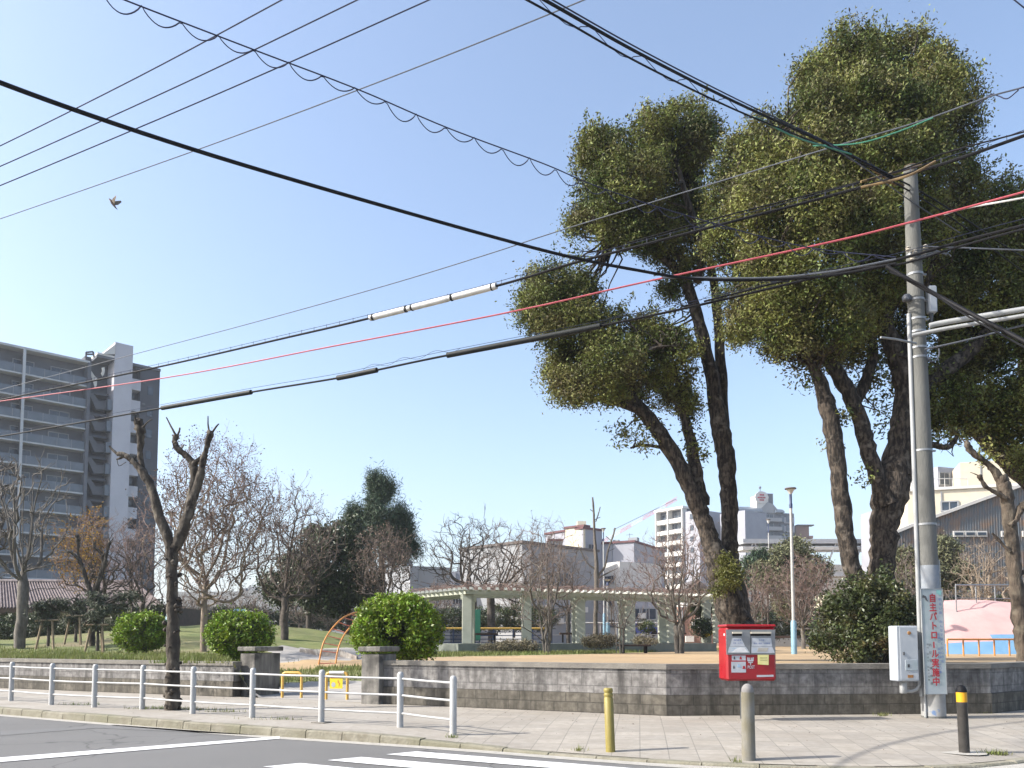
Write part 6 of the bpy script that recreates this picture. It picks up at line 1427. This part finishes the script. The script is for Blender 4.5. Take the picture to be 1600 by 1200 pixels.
# white high-rise
A_, ang_, W_, H_ = front(1033, 1076, 222, 214, 802); b = Bld('high_rise', 'slim white high-rise with stacked balconies behind the vase-shaped tree', A_, ang_, W_, 14, H_, wall=M_bmid)
for k in range(10):
    z = H_-.4-k*3.0; b.part((W_/2, -.8, z-2.6), (W_, 1.6, 1.1 if k % 3 else 1.2), 'balcony', M_bwhite)
    for u_ in (W_*.22, W_*.7): b.win(u_, z-1.1, 2.4, 1.6)
for u_ in (.2, W_*.46, W_-.2): b.part((u_, -.9, H_/2), (.35, 1.9, H_), 'pier', M_bwhite)
b.part((W_/2, -.4, H_+.3), (W_+.6, 3, .6), 'roof_edge', M_bwhite)
b.part((W_+2.6, 5, H_/2-.5), (5.2, 12, H_-1), 'side_wing', M_lpanel); b.part((W_+11.5, 9, H_/2-1), (8, 9, H_-2), 'rear_wing', M_lpanel)
for k in range(9): b.part((W_+2.6, -1.1, H_-2.5-3*k), (1.0, .2, 1.3), 'window', M_glass)
# balcony apartment with arched roofs and roof sign
D_ = 290; A_, ang_, W_, H_ = front(1150, 1172, 300, D_, 802); k_ = pxm(D_)
b = Bld('apartment_building', 'wide apartment building with curved roofs and an emblem tower right of the forked trunk', (P(1172, 1000, D_).x, D_), R(10), 79*k_, 20, P(1172, 800, D_).z, wall=M_bmid)
Wb, Hb = b.W, b.H
b.part((-3.2, 6, Hb/2), (6.4, 12, Hb), 'left_wing', M_bmid)
for k in range(7):
    z = Hb-2.2-k*3.25; b.part((6.2, -1, z-.6), (12.4, 2, 1.35), 'balcony', M_bgrey); b.part((-3.4, -.8, z-.6), (5.6, 1.8, 1.35), 'balcony', M_bwhite); b.part((-7.2, 6, z-.6), (1.6, 11.5, 1.35), 'balcony', M_bwhite); b.part((-6.46, 6, z+1), (.2, 9.5, 1.6), 'window', M_balg)
    for u_ in (3, 8.5): b.win(u_, z+1.0, 3.2, 1.5)
    b.part((Wb-2.2, -.2, z-.5), (4.2, .4, 2.2), 'wall_panel', M_lpanel); b.win(Wb-2.4, z, 1.0, 1.4)
    for u_ in (13.3, 15.6): b.part((u_, -.35, z), (1.4, .5, 2.2), 'window', M_balg)
def vault(x0, x1, h, name, mt):
    m = MB(); n = 8; vs = []
    for i in range(n+1): a = math.pi/2*i/n; vs += [(x0, -1.5+6*math.sin(a*1.0), Hb+h*math.sin(a)), (x1, -1.5+6*math.sin(a), Hb+h*math.sin(a))]
    vs += [(x0, 12, Hb), (x1, 12, Hb)]
    vs = []
    for i in range(n+1): a = math.pi*i/n; vs += [(x0, 5-6.5*math.cos(a), Hb+h*math.sin(a)), (x1, 5-6.5*math.cos(a), Hb+h*math.sin(a))]
    fs = [(2*i, 2*i+1, 2*i+3, 2*i+2) for i in range(n)]+[tuple(2*i for i in range(n+1))[::-1], tuple(2*i+1 for i in range(n+1))]
    m.add(vs, fs); m.build(name, mt, b.o)
vault(-5.5, 5.2, 2.6, 'curved_roof', M_balg); vault(10.5, Wb-4.4, 2.0, 'curved_roof', M_balg)
b.part((6.0, 2.5, Hb+3.2), (4.6, 4.8, 6.4), 'emblem_tower', M_bwhite); b.part((9.0, 2.6, Hb+3.6), (2.6, 4.6, 7.2), 'emblem_tower', M_bmid)
m = MB(); m.add([(3.7, .05, Hb), (11.5, .05, Hb), (8, .05, Hb+4)], [(0, 1, 2)]); m.add([(8, 0, Hb+4), (10.2, 0, Hb+3.2), (13.5, 0, Hb-.5), (8, 0, Hb-.5)], [(0, 3, 2, 1)]); m.build('gable_flare', M_bgrey, b.o)
m = MB(); n = 12; m.prism([(math.cos(t)*2.7, math.sin(t)*2.3) for t in np.linspace(0, 6.28, 13)[:-1]], -.15, .15, Matrix.Translation((5.6, -.1, Hb+5.6)) @ Matrix.Rotation(R(90), 4, 'X')); m.build('emblem_disc', M_bwhite, b.o)
for (zz, ww) in ((6.5, 1.9), (5.5, 3.4), (4.6, 2.0)): 
    for i in range(int(ww/.62)): b.part((5.6-ww/2+.31+i*.62, -.34, Hb+zz), (.48, .1, .55), 'emblem_mark', M_redink)
m = MB(); m.tube([(5.6, 1, Hb+6), (5.6, 1, Hb+9.5)], .15, 6); m.lathe((5.6, 1, Hb+9.4), [(.05, -.5), (.45, -.2), (.5, .1), (.2, .5)], 8); m.build('mast', M_bmid, b.o)
A_, ang_, W_, H_ = front(1248, 1270, 297, 292, 822); b = Bld('brown_building', 'small brown brick block at the right end of the curved-roof apartments', A_, 0, W_*.8, 8, H_, wall=M_brick); b.part((W_*.5, -.2, H_+.2), (W_*1.05, 3, .4), 'roof_edge', M_broof); b.part((W_*.85, .5, H_-4.2), (1.6, 3, 1.0), 'balcony', M_brick)
# elevated walkway with truss
dW = 88; a, c = P(1150, 848, dW), P(1440, 848, dW+6)
o = thing('footbridge', 'pale elevated truss walkway crossing behind the two big trees', 'bridge', (a.x, a.y, 0))
def beam(p0, p1, w_, h, name, mt): 
    m = MB(); d_ = p1-p0; m.box((p0+p1)/2, (d_.length, w_, h), M=d_.to_track_quat('X', 'Z').to_matrix().to_4x4()); return m.build(name, mt, o)
beam(a, c, 3, .5, 'top_chord', M_bridge); dn = Vector((0, 0, -2.2)); beam(a+dn*.35, c+dn*.35, 2.8, .35, 'pale_panel', M_bwhite); beam(a+dn*1.7, c+dn*1.7, 3, .45, 'bottom_chord', M_bridge)
for i in range(14):
    p0 = a+(c-a)*(i/14); p1 = a+(c-a)*((i+1)/14); p0, p1 = (p0, p1+dn*1.7) if i % 2 else (p0+dn*1.7, p1); beam(p0+Vector((0, -1.3, 0)), p1+Vector((0, -1.3, 0)), .14, .14, 'diagonal', M_bridge)
for f_ in (.05, .35, .66, .95): q = a+(c-a)*f_; m = MB(); m.box((q.x, q.y, (q.z-3.6)/2), (.7, .7, q.z-3.6)); m.build('pier', M_bgrey, o)
simple('white_wall_building', 'long pale wall under the elevated walkway', 1150, 1420, 96, 99, 880, 5, M_bwhite, [('f', 6, 1, 1.4, 1.2, 1, 19, 5, 8)])
simple('cream_building', 'small cream house between the twin trunks and the domed tree', 1290, 1345, 66, 66, 930, 4, M_cream)
simple('glass_building', 'pale blue glazed building between the tall trunks and the pole', 1405, 1440, 80, 80, 785, 8, M_lpanel, [('f', 2, 4, .9, 2.0, .1, 2.1, 4, 14.5)])
# right side group
b = simple('modern_house', 'white and grey modern house with dark corner glass right of the pole', 1440, 1477, 98, 98, 735, 8, M_bwhite, [('f', 2, 2, 1.1, 1.0, .3, 2.8, H_*.0+16.2, 21)])
simple('modern_house', 'dark-glazed grey box house behind the white modern house', 1475, 1504, 96, 97, 729, 6, M_lpanel, [('f', 1, 1, 1.5, 1.5, .1, 1.7, 20, 22)])
simple('cream_building', 'cream stepped building, upper volume behind the pollarded trunk', 1510, 1700, 92, 88, 723, 10, M_cream, [('f', 3, 1, 3.2, 1.1, 3, 12, 17.5, 19)])
b = simple('cream_building', 'long low cream building with two-pane window behind the rusty shed', 1425, 1680, 74, 70, 768, 8, M_cream, [('f', 1, 1, 1.4, .85, 2.75, 4.2, 13.1, 14.3)])
b.part((b.W/2, -.05, b.H+.1), (b.W+.2, .3, .25), 'parapet', M_bwhite)
rail_fence(1452, 1512, 748, 84, 84, 'thin white roof railing on the low cream building', 15.5, M_bwhite, M_bwhite, 6, mids=1, r=.04)
# rusty shed
dR = 58; o = thing('rusty_shed', 'rust-streaked corrugated metal shed with sloping white-edged roof at right', 'shed', P(1500, 1000, dR))
def Pz(px, py, d): return P(px, py, d)
pl_ = [P(1400, 832, dR), P(1436, 817, dR), P(1560, 772, dR), P(1700, 722, dR), P(1700, 1000, dR), P(1400, 1000, dR)]
m = MB(); m.add(pl_+[q+Vector((7.2, 14, 0)) for q in pl_], [(0, 5, 4, 3, 2, 1), (6, 7, 8, 9, 10, 11)]+[(i, (i+1) % 6, 6+(i+1) % 6, 6+i) for i in range(6)]); m.build('wall', M_corr, o)
for i in range(3):
    p0, p1 = pl_[i]+Vector((0, -.1, .05)), pl_[i+1]+Vector((0, -.1, .05)); m = MB(); d_ = p1-p0; m.box((p0+p1)/2, (d_.length, .3, .22), M=d_.to_track_quat('X', 'Z').to_matrix().to_4x4()); m.build('roof_edge', M_bwhite, o)
m = MB(); 
for i in range(70): x = P(1405+4.2*i, 1000, dR).x; zt2 = np.interp(1405+4.2*i, [1400, 1436, 1560, 1700], [P(0, 832, dR).z, P(0, 817, dR).z, P(0, 772, dR).z, P(0, 722, dR).z]); m.box((x, dR-.03, zt2/2-.1), (.05, .05, zt2-.3))
m.build('wall_ribs', M_corr, o)
for (x0, x1, nm) in ((1490, 1505, 0), (1508, 1523, 0), (1526, 1541, 0), (1565, 1580, 0), (1598, 1615, 0)):
    a, c = P(x0, 831, dR-.1), P(x1, 837.5, dR-.1); m = MB(); m.box(((a.x+c.x)/2, dR-.12, (a.z+c.z)/2), (c.x-a.x+.1, .08, a.z-c.z+.12)); w2 = m.build('window', M_bwhite, o)
    m = MB(); m.box(((a.x+c.x)/2, dR-.18, (a.z+c.z)/2), (c.x-a.x-.1, .06, a.z-c.z-.1)); m.build('pane', M_glass, w2)
# small house/fence behind the lamp: low wall and car
simple('low_wall_building', 'low pale wall building far behind the park lamp', 1200, 1300, 64, 64, 962, 3, M_bgrey)
# tower crane far away
dK = 420; o = thing('tower_crane', 'faint red and white crane boom on the skyline', 'crane', P(940, 1000, dK))
A_, B_ = P(915, 862, dK), P(1058, 779, dK); n = 8
for i in range(n):
    p0, p1 = A_.lerp(B_, i/n), A_.lerp(B_, (i+1)/n); m = MB()
    for o_ in ((0, 0, 1), (0, 0, -1), (0, 1.5, 0)): m.tube([p0+Vector(o_)*.8, p1+Vector(o_)*.8], .13, 4)
    for j in range(4): q0 = p0.lerp(p1, j/4); q1 = p0.lerp(p1, (j+1)/4); m.tube([q0+Vector((0, 0, 1 if j % 2 else -1)), q1+Vector((0, 0, -1 if j % 2 else 1))], .08, 4)
    m.build('boom_section', M_crane if i % 2 or i == 7 else M_cwhite, o)
m = MB(); m.tube([P(958, 828, dK), P(1056, 780, dK)], .12, 4); m.build('pendant_line', M_wire, o)
m = MB(); m.tube([P(915, 1000, dK), A_], 1.2, 6); m.build('mast', M_cwhite, o)
# parked blue car far behind
q = P(1000, 994, 78); o = thing('parked_car', 'small blue car parked far behind the pergola', 'car', q, None, R(20), local=True)
prof = [(-1.7, .3), (-1.7, .75), (-1.2, .85), (-.8, 1.35), (.7, 1.4), (1.2, .9), (1.75, .8), (1.8, .3)]
m = MB(); T = Matrix.Rotation(R(90), 4, 'X'); m.prism(prof, -.75, .75, T); m.build('body', MATS['royal'], o)
m = MB(); m.prism([(-.95, .9), (-.7, 1.28), (.62, 1.32), (.98, .92)], -.77, .77, T); m.build('windows', M_glass, o)
for x in (-1.1, 1.15):
    m = MB(); m.tube([(x, -.78, .3), (x, -.6, .3)], .3, 14); m.build('wheel', M_black, o)
# small blue sign
q = P(374, 985, 60); o = thing('blue_sign', 'small blue sign on a post above the bush beside the gate', 'sign', q, None, 0, local=True); m = MB(); m.box((0, 0, 1.4), (.9, .05, .4), bev=.01); m.build('panel', M_sblue, o); m = MB(); m.tube([(0, .05, 0), (0, .05, 1.5)], .03, 6); m.build('post', M_galv, o)

# ------------------------------------------------------------------ air
hm_ = bpy.data.materials.new('haze_air'); hm_.use_nodes = True; hn = hm_.node_tree; hn.nodes.remove(hn.nodes['Principled BSDF'])
hv = hn.nodes.new('ShaderNodeVolumePrincipled'); hv.inputs['Color'].default_value = (.86, .92, 1, 1); hv.inputs['Density'].default_value = .0004; hv.inputs['Anisotropy'].default_value = .2
hn.links.new(hv.outputs[0], hn.nodes['Material Output'].inputs['Volume'])
m = MB(); m.box((0, 0, 47.0), (3040, 3040, 96)); hz = m.build('haze', hm_); tag(hz, kind='stuff')
